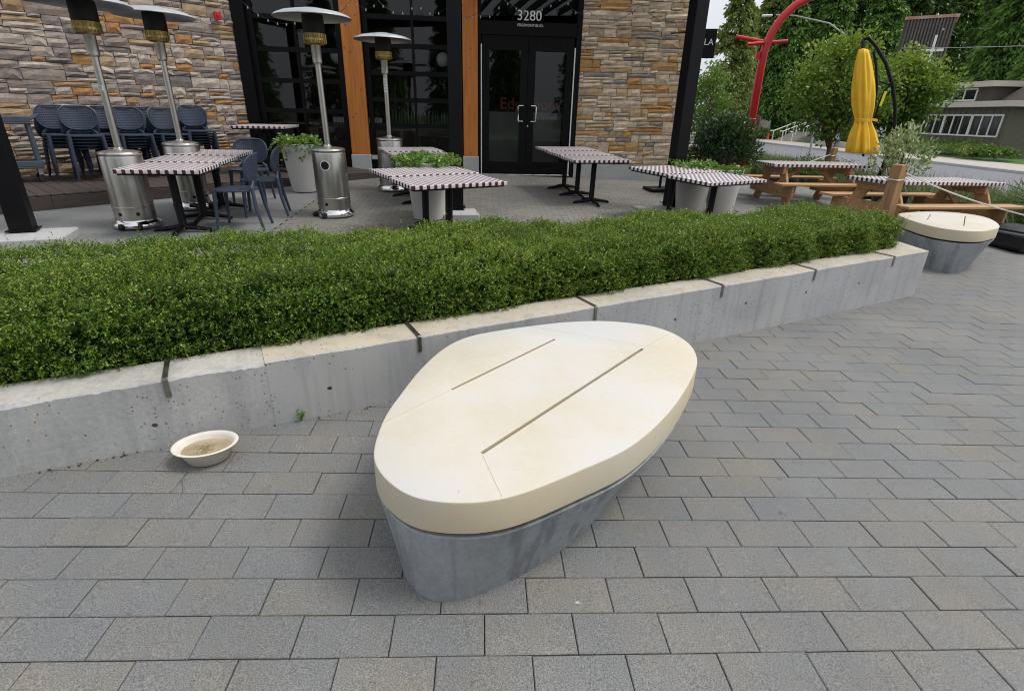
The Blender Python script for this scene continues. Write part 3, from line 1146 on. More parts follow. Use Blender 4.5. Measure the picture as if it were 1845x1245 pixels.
def make_bench(name, label, loc, rz, outl, slots, seams, botl, h=.462):
    t = thing(name, label, 'bench', loc, rz)
    hb = h - .135
    top = MB()
    loft(top, [(inset(outl, .010), hb + .004), (outl, hb + .008), (outl, h - .009), (inset(outl, .0025), h - .003), (inset(outl, .008), h)])
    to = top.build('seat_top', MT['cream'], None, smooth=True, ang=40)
    cut = MB()
    for (a, b_, w) in slots:
        cut.bar((a[0], a[1], h), (b_[0], b_[1], h), w, .12)
    for (a, b_, w) in seams:
        cut.bar((a[0], a[1], h), (b_[0], b_[1], h), w, .003)
    boolcut(to, cut)
    to.data.polygons.foreach_set('use_smooth', [True] * len(to.data.polygons))
    to.data.set_sharp_from_angle(angle=rad(38))
    to.parent = t
    ga = MB()
    loft(ga, [(inset(outl, .022), hb - .017), (inset(outl, .022), hb + .0055)])
    ga.build('shadow_gap', MT['black'], t, smooth=True)
    ba = MB()
    o1 = inset(outl, .005)
    o0 = radial(botl, o1)
    mid = [tuple(np.array(p) * .5 + np.array(q) * .5) for p, q in zip(o0, o1)]
    loft(ba, [(inset(o0, .012), -.03), (o0, .012), (mid, hb * .5), (o1, hb - .020), (inset(o1, .005), hb - .015)])
    ba.build('concrete_base', MT['bench_base'], t, smooth=True, ang=40)
    return t
b_bot = [(1.02, .56), (1.03, .47), (1.058, .371), (1.086, .30), (1.143, .233), (1.208, .204), (1.295, .209), (1.449, .276), (1.652, .414), (1.835, .588), (2.011, .82), (2.16, 1.03),
         (2.28, 1.22), (2.33, 1.38), (2.30, 1.52), (2.18, 1.62), (1.98, 1.65), (1.7, 1.58), (1.45, 1.47), (1.27, 1.33), (1.17, 1.12), (1.09, .9), (1.04, .72)]
b_bot = [(x - BO[0], y - BO[1]) for x, y in catmull([(x, y, 0) for x, y in b_bot], 4)]
def L(p):
    return (p[0] - BO[0], p[1] - BO[1])
gb = g(1.2, .2)
make_bench('stone_bench', 'large cream topped egg shaped bench with two long slots on a streaked grey concrete base', (BO[0], BO[1], gb - .004), 0, b_out,
           [(L((1.228, .928)), L((1.763, 1.503)), .013), (L((1.363, .444)), L((2.216, 1.374)), .016)],
           [(L((.90, .57)), L((1.220, .920)), .0013), (L((1.366, .430)), L((1.44, .16)), .0013), (L((2.228, 1.388)), L((2.55, 1.70)), .0013), (L((1.55, 1.73)), L((2.20, 1.43)), .0013)],
           b_bot)
k2 = .885
b2 = [(x * k2, y * k2) for x, y in b_out]
def L2(p):
    return (L(p)[0] * k2, L(p)[1] * k2)
make_bench('stone_bench', 'smaller looking cream topped bench on grey concrete, beyond the end of the planter wall', (7.47, 5.47, -.105), 0, b2,
           [(L2((1.30, 1.0)), L2((1.763, 1.503)), .0095), (L2((1.46, .54)), L2((2.216, 1.374)), .0105)], [], [(x * k2 * .93 - .03, y * k2 * .93 - .03) for x, y in b_bot], h=.525)

# ================================================================== BOWL, WEED, TWIG
bx, by = .050, 1.030
bowl = thing('bowl', 'oval off-white pulp bowl of murky water standing on the pavers', 'bowl', (bx, by, g(bx, by)), rad(12))
prof = [(.001, .004), (.080, .002), (.090, .006), (.120, .072), (.136, .080), (.143, .084), (.144, .088), (.138, .090), (.127, .088), (.116, .076), (.087, .012), (.001, .009)]
MB().lathe(prof, 48, sx=1.0, sy=.78).build('dish', MT['pulp'], bowl, smooth=True, ang=60)
def watermat():
    m, nt, b = nodes_of('murky_water')
    tc = N(nt, 'ShaderNodeTexCoord')
    n1 = noise(nt, tc.outputs['Object'], 9, 5, .7)
    n2 = noise(nt, tc.outputs['Object'], 46, 4, .7)
    sp = N(nt, 'ShaderNodeVectorMath', operation='LENGTH')
    nt.links.new(tc.outputs['Object'], sp.inputs[0])
    r = ramp(nt, [(.35, (.30, .235, .14)), (.65, (.42, .35, .23))])
    nt.links.new(n1.outputs['Fac'], r.inputs['Fac'])
    ad = N(nt, 'ShaderNodeMath', operation='MULTIPLY_ADD')
    nt.links.new(n2.outputs['Fac'], ad.inputs[0])
    ad.inputs[1].default_value = .07
    nt.links.new(sp.outputs['Value'], ad.inputs[2])
    r2 = ramp(nt, [(.075, (1, 1, 1)), (.094, (.55, .5, .42)), (.106, (1, 1, 1))])
    nt.links.new(ad.outputs[0], r2.inputs['Fac'])
    mx = N(nt, 'ShaderNodeMix', data_type='RGBA', blend_type='MULTIPLY')
    mx.inputs[0].default_value = 1
    nt.links.new(r.outputs[0], mx.inputs[6])
    nt.links.new(r2.outputs[0], mx.inputs[7])
    nt.links.new(mx.outputs[2], b.inputs['Base Color'])
    b.inputs['Roughness'].default_value = .06
    return m
MB().lathe([(.001, .060), (.1085, .060)], 48, sx=1.0, sy=.78, cap=False).build('water', watermat(), bowl, smooth=True)
m = MB()
for k in range(70):
    a = random.uniform(0, 6.28)
    r_ = abs(random.gauss(.050, .016))
    x, y = r_ * math.cos(a) * 1.0, r_ * math.sin(a) * .78 - .012
    m.box((x, y, .0608), (random.uniform(.001, .006), random.uniform(.0008, .002), .0006), random.uniform(0, 3))
tag(m.build('sediment', mat('sediment', (.06, .045, .025), .8), bowl), kind='stuff')

wx, wy = wallp(1.215, -.012)
weed = thing('weed', 'tiny bright green weed sprouting where the wall meets the pavers', 'weed', (wx, wy, g(wx, wy)))
rg = np.random.RandomState(3)
m = MB()
LP, LD = [], []
for k in range(4):
    a = random.uniform(0, 6.28)
    tip = Vector((.018 * math.cos(a), .014 * math.sin(a) - .004, random.uniform(.05, .085)))
    m.tube([(0, 0, 0), tip * .5 + Vector((.004, 0, 0)), tip], [.0014, .0011, .0008], 5)
    for q in range(6):
        s = .35 + .65 * q / 5
        LP.append(tip * s)
        an = random.uniform(0, 6.28)
        LD.append((math.cos(an), math.sin(an), random.uniform(.0, .7)))
m.build('stem', MT['ivy'], weed)
quads('leaves', leafquads(np.array([list(p) for p in LP]), np.array(LD), .020, .014, rg), MT['ivy'], weed, rg.uniform(.5, 1, len(LP)))
tw = MB().tube([(.0, .87, g(0, .87) + .003), (.03, .83, g(.03, .83) + .006), (.055, .78, g(.05, .78) + .004), (.065, .735, g(.06, .73) + .003)], [.0012, .0012, .001, .0007], 5)
tag(tw.build('dry_stalk', MT['twig'], smooth=True), 'thin dry stalk lying on the pavers in front of the bowl', 'twig')
# fallen bits on the pavers
bits = []
for k in range(70):
    t = random.uniform(-.9, 6.5)
    bits.append(wallp(t, -random.uniform(.01, .12) - .5 * random.random() ** 6))
m = MB()
for (x, y) in bits + [(1.12, .16), (1.10, .05), (.36, 1.27), (2.3, .2), (.62, .42), (2.15, .52), (1.9, -.2), (.2, .5), (3.0, .9), (.9, -.1), (2.9, 1.6), (-.3, .86), (-.1, .95), (1.7, -.1)]:
    s = random.uniform(.004, .012)
    q = leafquads(np.array([[x, y, g(x, y) + .003]]), np.array([[math.cos(x * 31), math.sin(x * 31), .12]]), s, s * .45, RS)[0]
    m.add(q, [(0, 1, 2, 3)])
tag(m.build('leaf_litter', mat('dry_leaf', (.16, .075, .03), .8)), 'scattered dry leaf bits on the pavers', 'litter', kind='stuff')
tag(MB().lathe([(.001, .0), (.008, .0005), (.009, .0012), (.005, .002), (.001, .0021)], 10, (1.705, .196, g(1.705, .196) + .001), 1, .7).build('pebble', MT['footing'], smooth=True), 'small whitish fleck of gum on a paver right of the bench', 'pebble')

# ================================================================== RESTAURANT
BP = Vector((1.321, 10.879, 0))
BA = rad(2.5)
def bw(s, d, z):
    c, n = math.cos(BA), math.sin(BA)
    return (BP.x + s * c - d * n, BP.y + s * n + d * c, z)
def bl(x, y):
    c, n = math.cos(BA), math.sin(BA)
    dx, dy = x - BP.x, y - BP.y
    return (dx * c + dy * n, -dx * n + dy * c)
rest = thing('restaurant', 'restaurant front with stacked ledge stone, orange timber columns, black windows and glass doors', 'building', BP, BA)

def stone_variants(n=18, mkey='stone'):
    r = []
    rg = np.random.RandomState(21)
    for q in range(n):
        nx, nz = 4, 3
        vs, fs = [], []
        sk = rg.uniform(-.05, .05, 4)
        tilt = rg.uniform(-.25, .25, 2)
        for j in range(nz):
            for i in range(nx):
                u, w = i / (nx - 1) - .5, j / (nz - 1) - .5
                edge = (i in (0, nx - 1)) or (j in (0, nz - 1))
                y = -(.62 if edge else 1.0) + rg.uniform(-.16, .16) + tilt[0] * u * .6 + tilt[1] * w * .4
                xx = u + (sk[0] * w if i == 0 else sk[1] * w if i == nx - 1 else rg.uniform(-.05, .05))
                zz = w + (sk[2] * u if j == 0 else sk[3] * u if j == nz - 1 else rg.uniform(-.06, .06))
                zz += rg.uniform(-.025, .025) if edge else 0
                vs.append((xx, y, zz))
        for j in range(nz - 1):
            for i in range(nx - 1):
                a = j * nx + i
                fs.append((a, a + 1, a + nx + 1, a + nx))
        ring = [i for i in range(nx)] + [j * nx + nx - 1 for j in range(1, nz)] + [(nz - 1) * nx + i for i in range(nx - 2, -1, -1)] + [j * nx for j in range(nz - 2, 0, -1)]
        o = len(vs)
        for k in ring:
            vs.append((vs[k][0], 0.0, vs[k][2]))
        for k in range(len(ring)):
            k2 = (k + 1) % len(ring)
            fs.append((ring[k2], ring[k], o + k, o + k2))
        me = bpy.data.meshes.new('stone')
        me.from_pydata(vs, [], fs)
        me.materials.append(MT[mkey])
        r.append((me, vs, fs))
    return r
SVS = [stone_variants(), stone_variants(18, 'stone_warm')]
SV = SVS[0]
def ledge(length, z0, z1, rnd):
    st = []
    z = z0
    while z < z1 - .03:
        bh = rnd.uniform(.17, .27)
        x = -rnd.uniform(0, .25)
        while x < length:
            cw = rnd.choice((rnd.uniform(.22, .40), rnd.uniform(.36, .68)))
            p = rnd.random()
            if p < .22 and cw < .40:
                ls = [1.0]
            elif p < .72:
                a = rnd.choice((rnd.uniform(.28, .42), rnd.uniform(.55, .72)))
                ls = [a, 1 - a]
            else:
                a, b_ = rnd.uniform(.25, .4), rnd.uniform(.25, .4)
                ls = [a, b_, 1 - a - b_]
            zz = z
            for l_ in ls:
                hh = bh * l_
                if cw > .34 and rnd.random() < .5:
                    sp = rnd.uniform(.3, .7)
                    pcs = [(x, cw * sp), (x + cw * sp, cw * (1 - sp))]
                else:
                    pcs = [(x, cw)]
                for px_, pw in pcs:
                    a, b_ = max(0, px_), min(length, px_ + pw)
                    if b_ - a > .04:
                        st.append((a, b_, zz, zz + hh))
                zz += hh
            x += cw
        z += bh
    return st
allst = []
walls = []
Kc = Vector((-3.325, 10.676, 0))
F1L = 6.4
w1o = Kc - Vector((math.cos(rad(45)), math.sin(rad(45)), 0)) * F1L
for (org, ang, ln, z0, z1, seed) in ((w1o, rad(45), F1L, .30, 3.85, 3), (Vector(bw(2.03, 0, 0)), BA, 2.42, .60, 3.85, 8)):
    m = MB()
    m.bb(0, ln, 0.0, .25, z0 - .35, z1)
    w = m.build('stone_wall', MT['mortar'], rest)
    lx, ly = bl(org.x, org.y)
    w.location = (lx, ly, 0)
    w.rotation_euler = (0, 0, ang - BA)
    walls.append(w)
    rd = random.Random(seed)
    for (a, b_, c, d_) in ledge(ln, z0, z1, rd):
        cx, cz = (a + b_) / 2, (c + d_) / 2
        wp = org + Vector((math.cos(ang), math.sin(ang), 0)) * cx
        p = to_px((wp.x, wp.y, cz))
        ar = 0
        if p and 5 < p[0] < 1840 and 0 < p[1] < 330:
            ar = (b_ - a) * (d_ - c) / p[2] ** 2
        allst.append((ar, w, cx, cz, b_ - a, d_ - c, rd.uniform(.028, .058), rd.randrange(len(SV)), rd.random()))
allst.sort(key=lambda q: -q[0])
for (ar, w, cx, cz, sw, sh, dp, vi, rn) in allst[:300]:
    o = bpy.data.objects.new('stone', SVS[walls.index(w)][vi][0])
    COL.objects.link(o)
    o.parent = w
    o.location = (cx, .004, cz)
    o.scale = (sw - .007, dp, sh - .008)
for w in walls:
    mb, rl = MB(), []
    for (ar, w2, cx, cz, sw, sh, dp, vi, rn) in allst[300:]:
        if w2 is not w:
            continue
        mb.add([(cx + x * (sw - .007), .004 + y * dp, cz + z * (sh - .008)) for x, y, z in SV[vi][1]], SV[vi][2])
        rl += [rn] * len(SV[vi][2])
    if mb.f:
        build_rnd(mb, rl, 'small_stones', MT['stone' if w is walls[0] else 'stone_warm'], w)

# concrete base course, pedestals and sill
MB().bb(2.03, 4.45, -.03, .24, -.2, .595).build('concrete_plinth', MT['footing'], rest, bevel=.006)
for a, b_ in ((-2.69, -2.30), (-.375, -.045)):
    MB().bb(a, b_, -.12, .20, .0, .716).build('pedestal', MT['footing'], rest, bevel=.008)
for a, b_ in ((-2.675, -2.315), (-.357, -.06)):
    col = MB().bb(a, b_, -.10, .18, .719, 3.9).build('timber_column', MT['cedar'], rest, bevel=.006)
MB().bb(-2.29, -.385, -.03, .22, .62, .70).build('sill', MT['footing'], rest, bevel=.004)
MB().bb(-2.29, -.385, .0, .2, .0, .615).build('black_panel', MT['blackframe'], rest)
MB().bb(-4.64, -2.70, .0, .2, .0, .88).build('black_panel', MT['blackframe'], rest)

def sect_window(a, b_, z0, z1, cols, rows, fr=.07, mw_=.05):
    w = MB()
    w.bb(a, a + fr, .03, .13, z0, z1).bb(b_ - fr, b_, .03, .13, z0, z1)
    w.bb(a + fr, b_ - fr, .03, .13, z0, z0 + fr).bb(a + fr, b_ - fr, .03, .13, z1 - fr, z1)
    o = w.build('window', MT['blackframe'], rest)
    iw, ih = (b_ - a - 2 * fr), (z1 - z0 - 2 * fr)
    for c in range(1, cols):
        x = a + fr + iw * c / cols
        MB().bb(x - mw_ / 2, x + mw_ / 2, .04, .12, z0 + fr, z1 - fr).build('mullion', MT['blackframe'], o)
    for r_ in range(1, rows):
        z = z0 + fr + ih * r_ / rows
        MB().bb(a + fr, b_ - fr, .045, .115, z - .042, z + .042).build('transom', MT['blackframe'], o)
    for c in range(cols):
        for r_ in range(rows):
            x0 = a + fr + iw * c / cols
            z = z0 + fr + ih * r_ / rows
            MB().add([(x0, .08, z), (x0 + iw / cols, .08, z), (x0 + iw / cols, .08, z + ih / rows), (x0, .08, z + ih / rows)], [(0, 1, 2, 3)]).build('pane', MT['glass'], o)
    return o
sect_window(-4.42, -2.70, .88, 3.80, 2, 5, .10)
MB().bb(-4.66, -4.43, -.06, .2, .0, 3.9).build('black_jamb', MT['blackframe'], rest)
sect_window(-2.28, -.385, .71, 3.80, 2, 6, .09)
# entrance doors
fz0, fz1 = .345, 2.985
MB().bb(-.045, .012, -.02, .16, .30, 3.9).build('door_frame', MT['blackframe'], rest)
MB().bb(1.93, 2.03, -.03, .16, .30, 3.9).build('door_frame', MT['blackframe'], rest)
MB().bb(.013, 1.929, -.02, .16, fz1 + .005, fz1 + .24).build('door_header', MT['blackframe'], rest)
MB().bb(.013, 1.929, .02, .12, 3.80, 3.9).build('door_header', MT['blackframe'], rest)
MB().bb(.006, .026, -.045, -.021, .35, 2.82).build('edge_trim', MT['white'], rest)
MB().bb(1.90, 1.921, -.045, -.021, .35, 2.80).build('edge_trim', MT['white'], rest)
MB().bb(.0, 1.93, -.09, -.005, .335, .362).build('threshold', MT['chrome'], rest, bevel=.004)
tr = MB().add([(.013, .07, fz1 + .24), (1.929, .07, fz1 + .24), (1.929, .07, 3.80), (.013, .07, 3.80)], [(0, 1, 2, 3)]).build('transom_pane', MT['glass'], rest)
textmesh('street_number', '3280', .25, MT['white'], rest, (.97, .055, 3.335), (rad(90), 0, 0))
textmesh('street_name', 'EDGEMONT BLVD.', .062, MT['white'], rest, (.985, -.024, 3.165), (rad(90), 0, 0))
for (a, b_, hs_) in ((.03, .962, 1), (.968, 1.90, -1)):
    d = MB()
    d.bb(a, a + .15, .0, .05, fz0 + .025, fz1).bb(b_ - .15, b_, .0, .05, fz0 + .025, fz1)
    d.bb(a + .15, b_ - .15, .0, .05, fz0 + .025, fz0 + .27).bb(a + .15, b_ - .15, .0, .05, fz1 - .26, fz1)
    do = d.build('door', MT['blackframe'], rest, bevel=.003)
    MB().add([(a + .15, .025, fz0 + .27), (b_ - .15, .025, fz0 + .27), (b_ - .15, .025, fz1 - .26), (a + .15, .025, fz1 - .26)], [(0, 1, 2, 3)]).build('pane', MT['glass'], do)
    hx = b_ - .085 if hs_ > 0 else a + .085
    ox = -.10 * hs_
    pts = [(hx, .0, 1.42), (hx, -.06, 1.42), (hx + ox * .85, -.07, 1.42), (hx + ox, -.07, 1.44), (hx + ox, -.07, 1.70), (hx + ox * .85, -.07, 1.72), (hx, -.06, 1.72), (hx, .0, 1.72)]
    MB().tube(pts, .0135, 8).build('handle', MT['chrome'], do, smooth=True)
lk = MB().lathe([(.001, 0), (.018, 0), (.018, .02), (.001, .021)], 12).build('lock', MT['chrome'], rest, smooth=True)
lk.location = (.99, -.002, 1.33)
lk.rotation_euler = (rad(90), 0, 0)
# room behind the glass
MB().bb(-4.6, 4.3, .3, 6.0, .26, .34).build('interior_floor', MT['interior_floor'], rest)
MB().bb(-4.6, 4.3, 6.0, 6.2, .26, 3.95).build('interior_wall', MT['interior'], rest)
MB().bb(4.3, 4.45, .26, 6.2, .26, 3.95).build('interior_wall', MT['interior'], rest)
MB().bb(-4.8, -4.62, .26, 6.2, .26, 3.95).build('interior_wall', MT['interior'], rest)
MB().bb(-4.8, 4.45, .0, 6.2, 3.9, 4.15).build('flat_roof', MT['blackframe'], rest)
MB().bb(2.04, 2.12, .3, 2.6, .34, 3.9).build('interior_wall', MT['interior'], rest)
MB().bb(-4.3, -.2, 2.4, 2.9, .34, 1.28).build('bar_counter', mat('bar_wood', (.035, .02, .012), .4), rest)
textmesh('wall_lettering', 'Edgemont', .335, MT['redletter'], rest, (1.13, .75, 1.76), (rad(90), 0, 0), .01)
MB().bb(.15, 1.85, .77, .80, .34, 1.60).build('pale_partition', mat('pale_partition', (.20, .20, .19), .7), rest)

# things on the bar behind the windows
bp_ = MB().lathe([(.001, 0), (.035, 0), (.036, .15), (.03, .19), (.013, .22), (.013, .29), (.016, .295), (.001, .296)], 10)
bproto = bp_.build('bottle', MT['bottle'], smooth=True)
gp_ = MB().lathe([(.001, 0), (.033, 0), (.038, .12), (.034, .12), (.03, .012), (.001, .012)], 10)
gproto = gp_.build('drinking_glass', MT['paper'], smooth=True)
k = 0
for i in range(22):
    s = -2.15 + i * .075 + random.uniform(-.015, .015)
    o = bproto if i == 0 else bproto.copy()
    if i:
        COL.objects.link(o)
    o.location = bw(s, 2.5 + random.uniform(-.05, .05), 1.28)
    tag(o, 'one of the bottles in a row on the bar inside the right window', 'bottle', 'bottles on the bar inside the right window')
for i in range(16):
    s = -3.5 + i * .075
    o = gproto if i == 0 else gproto.copy()
    if i:
        COL.objects.link(o)
    o.location = bw(s, 2.5, 1.28)
    tag(o, 'one of the pale glasses in a row on the bar inside the left window', 'glass', 'glasses on the bar inside the left window')
for s, lb in ((-3.05, 'opal globe pendant lamp hanging inside the left window'), (-.78, 'opal globe pendant lamp hanging inside the right window beside the steel post')):
    t = thing('pendant_lamp', lb, 'lamp', bw(s, 1.3, 2.62))
    MB().lathe([(.001, -.15), (.06, -.137), (.11, -.10), (.145, -.04), (.15, .0), (.145, .04), (.11, .10), (.06, .137), (.001, .15)], 20).build('globe', MT['globe'], t, smooth=True)
    MB().tube([(0, 0, .14), (0, 0, 1.27)], .005, 6).build('cord', MT['black'], t)

# red alarm box on the stone
ax_, ay_ = -3.55, 10.451
al = thing('alarm_box', 'small red fire alarm box high on the left stone wall', 'alarm', (ax_ + .05, ay_ - .05, 3.085), rad(45))
MB().bb(-.06, .06, -.05, .0, -.065, .065).build('housing', MT['red'], al, bevel=.008)
so = MB().lathe([(.001, 0), (.03, 0), (.026, .015), (.001, .018)], 14).build('strobe', MT['redletter'], al, smooth=True)
so.location = (0, -.05, 0)
so.rotation_euler = (rad(90), 0, 0)

# string lights along the front
sl = thing('string_lights', 'string of small clear bulbs swagged across the top of the restaurant front', 'string lights', bw(-4.3, -.42, 3.2))
hooks = [(-4.3, 3.30), (-3.2, 3.12), (-2.35, 3.42), (-1.9, 3.42), (-1.2, 3.40), (-.55, 3.42), (-.10, 3.28), (.42, 3.52), (1.55, 3.62), (2.03, 3.40), (3.05, 3.52), (4.2, 3.42)]
o0 = bw(-4.3, -.42, 3.2)
cord, bulbs = MB(), []
for (a, za), (b_, zb) in zip(hooks, hooks[1:]):
    sag = .10 + .10 * (b_ - a)
    pts = []
    nseg = 10
    for i in range(nseg + 1):
        t = i / nseg
        s = a + (b_ - a) * t
        z = za + (zb - za) * t - sag * 4 * t * (1 - t)
        w = bw(s, -.42 + .05 * math.sin(s * 3), z)
        pts.append((w[0] - o0[0], w[1] - o0[1], w[2] - o0[2]))
    cord.tube(pts, .004, 5)
    nb = max(2, int((b_ - a) / .15))
    for i in range(nb):
        t = (i + .5) / nb
        j = int(t * nseg)
        q = Vector(pts[j]).lerp(Vector(pts[min(nseg, j + 1)]), t * nseg - j)
        bulbs.append(q)
cord.build('cord', MT['black'], sl)
bm_ = MB().lathe([(.001, -.046), (.009, -.042), (.014, -.030), (.012, -.016), (.008, -.008), (.008, .004), (.001, .005)], 10)
bme = bm_.build('bulb', mat('clear_bulb', (.30, .31, .31), .08, .3, var=.05), sl, smooth=True)
bme.location = bulbs[0]
for q in bulbs[1:]:
    o = bme.copy()
    COL.objects.link(o)
    o.parent = sl
    o.location = q

# ================================================================== PERGOLA (black steel posts and beams)
pg = thing('pergola', 'black steel pergola with square posts on concrete footings over the patio', 'pergola', (0, 0, 0))
posts = [(-3.60, 4.86, .2, rad(24)), (.985, 6.95, .185, rad(3)), (4.60, 7.98, .215, rad(16))]
for (x, y, w, a) in posts:
    MB().box((x, y, 2.0), (w, w, 3.7), a).build('post', MT['black'], pg, bevel=.006)
    gz = g(x, y)
    MB().box((x, y, gz + .095), (w + .06, w + .06, .012), a).build('base_plate', MT['black'], pg)
ft = [((-3.52, 4.70), (.86, .60, .5), rad(20), .085), ((1.03, 6.76), (.52, .50, .5), rad(8), .07), ((4.34, 7.72), (.72, .62, .5), rad(14), .055)]
for (c, s, a, tz) in ft:
    MB().box((c[0], c[1], g(*c) + tz - s[2] / 2), s, a).build('footing', MT['footing'], pg, bevel=.015)
tops = [Vector((p[0], p[1], 3.75)) for p in posts]
for a, b_ in zip(tops, tops[1:]):
    MB().bar(a, b_, .16, .22).build('beam', MT['black'], pg)
MB().bar(tops[2], tops[2] + Vector((3.5, .6, 0)), .16, .22).build('beam', MT['black'], pg)
for t_ in tops:
    e = Vector((t_.x + .3, 10.75, 3.75)) if t_.x > -2 else Vector((t_.x - 1.6, 7.6, 3.75))
    MB().bar(t_, e, .14, .2).build('beam', MT['black'], pg)
for i in range(9):
    f = (i + .5) / 9
    p = tops[1].lerp(tops[2], f)
    MB().bar(p + Vector((0, 0, .19)), Vector((p.x + .2, 10.75, 3.94)), .05, .14).build('rafter', MT['black'], pg)

# blade sign beside the corner post
bs = thing('blade_sign', 'small black hanging sign with white letters beside the right steel post', 'sign', (5.50, 9.95, 2.84), rad(-12))
MB().bb(-.30, .20, -.02, .02, -.24, .24).build('panel', MT['black'], bs, bevel=.004)
textmesh('lettering', 'ILA', .15, MT['white'], bs, (.055, -.022, .02), (rad(90), 0, 0))
MB().bar((-.30, 0, .18), (-.62, .12, .18), .02, .02).build('bracket', MT['black'], bs)

# ================================================================== DECK
DK = Vector((-4.359, 6.033, 0))
d45 = Vector((math.cos(rad(45)), math.sin(rad(45)), 0))
deck = thing('wooden_deck', 'low dark brown plank deck along the left stone wall', 'deck', (DK.x, DK.y, 0), rad(45))
DZ = .472
x0_, x1_ = -2.2, 5.33
nb = int((x1_ - x0_) / .142)
for i in range(nb):
    xa = x0_ + i * .142
    ln = 2.50
    gap_far = 2.50
    # boards stop at the window front where the deck passes the corner
    xe = xa + .071
    if xe > 4.1:
        gap_far = max(.4, 2.50 - (xe - 4.1) * 1.0)
    b_ = MB().box((gap_far / 2 - 0, 0, 0), (gap_far - .004, .136, .024)).build('board', MT['deck'], deck, bevel=.003)
    b_.location = (xe, .03, DZ - .012)
    b_.rotation_euler = (0, 0, rad(90))
for i, (a, b_) in enumerate(((x0_, .2), (.203, 2.8), (2.803, x1_))):
    f_ = MB().bb(a, b_, .0, .024, .20, DZ - .026).build('fascia', MT['deck'], deck, bevel=.002)
MB().bb(x0_, x1_ - .03, .03, .35, .19, DZ - .027).build('joist', MT['blackframe'], deck)

# ================================================================== PATIO HEATERS
def make_heater(label):
    t = thing('patio_heater', label, 'heater', group='stainless patio heaters')
    MB().lathe([(.001, .012), (.252, .012), (.258, .03), (.253, .055), (.235, .075), (.222, .085), (.219, .10), (.001, .10)], 44).build('base_ring', MT['chrome'], t, smooth=True, ang=50)
    body = MB().lathe([(.214, .10), (.214, .235), (.217, .238), (.217, .25), (.214, .253), (.214, .795), (.210, .812), (.202, .82), (.216, .824), (.220, .836), (.212, .852), (.17, .864), (.07, .878), (.001, .885)], 44)
    body.build('tank_housing', MT['steel'], t, smooth=True, ang=30)
    po = MB().lathe([(.055, .875), (.052, .89), (.037, .90), (.035, 1.80), (.035, 1.812), (.048, 1.818), (.052, 1.83), (.056, 1.835), (.058, 2.01), (.062, 2.018), (.001, 2.019)], 20)
    po.build('pole', MT['steel'], t, smooth=True, ang=35)
    bu = MB()
    bu.lathe([(.06, 2.019), (.095, 2.022), (.115, 2.035), (.122, 2.06), (.127, 2.065), (.127, 2.09), (.122, 2.095), (.126, 2.138), (.001, 2.138)], 28)
    bo = bu.build('burner', MT['brass'], t, smooth=True, ang=40)
    ribs = MB()
    for k_ in range(20):
        a = 2 * math.pi * k_ / 20
        ribs.bar((.128 * math.cos(a), .128 * math.sin(a), 2.036), (.128 * math.cos(a), .128 * math.sin(a), 2.136), .006, .006)
    ribs.build('grille', MT['brass'], bo)
    MB().lathe([(.120, 2.139), (.126, 2.15), (.126, 2.27), (.122, 2.335), (.001, 2.335)], 28).build('emitter_screen', MT['soot'], t, smooth=True, ang=40)
    MB().lathe([(.0, 2.405), (.12, 2.395), (.14, 2.382), (.24, 2.374), (.36, 2.352), (.43, 2.325), (.457, 2.302), (.453, 2.298), (.425, 2.315), (.35, 2.340), (.22, 2.360), (.12, 2.368), (.0, 2.368)], 56).build('reflector', MT['dish'], t, smooth=True, ang=30)
    for a in (-.5, .5):
        # wheel axle stubs at the base front, aligned with local -y
        w = MB().lathe([(.001, -.018), (.034, -.018), (.037, -.012), (.037, .012), (.034, .018), (.001, .018)], 16)
        o = w.build('wheel', MT['tyre'], t, smooth=True)
        o.location = (.10 * (1 if a > 0 else -1), -.248, .038)
        o.rotation_euler = (0, rad(90), 0)
    MB().tube([(-.10, -.248, .04), (.10, -.248, .04)], .008, 6).build('axle', MT['black'], t)
    for a in (-115, -65, 60, 120):
        o = MB().lathe([(.001, 0), (.021, 0), (.021, .006), (.001, .006)], 14).build('vent_hole', MT['soot'], t, smooth=True)
        o.location = (.2105 * math.cos(rad(a)), .2105 * math.sin(rad(a)), .175)
        o.rotation_euler = (0, rad(90), rad(a))
    return t
h_first = make_heater('x')
HG = 'stainless patio heaters'
heat = []
for i, (x, y, rz, lb, lean) in enumerate([
        (-2.81, 5.53, rad(14), 'leftmost stainless patio heater, in front of the deck, paper tag on its pole', (0, 0)),
        (-2.66, 6.60, rad(60), 'stainless patio heater behind the checked tables at left', (0, .012)),
        (-.70, 6.52, rad(-38), 'stainless patio heater with a round porthole, left of the timber column', (.012, .03)),
        (-.215, 8.55, rad(90), 'farthest stainless patio heater, in front of the right window', (0, 0))]):
    o = h_first if i == 0 else copy_tree(h_first)
    o.location = (x, y, g(x, y) - .006)
    o.rotation_euler = (lean[0], lean[1] * 0, rz)
    if i == 2:
        o.scale = (1.02, 1.02, 1.036)
    o['label'] = lb
    o['group'] = HG
    heat.append(o)
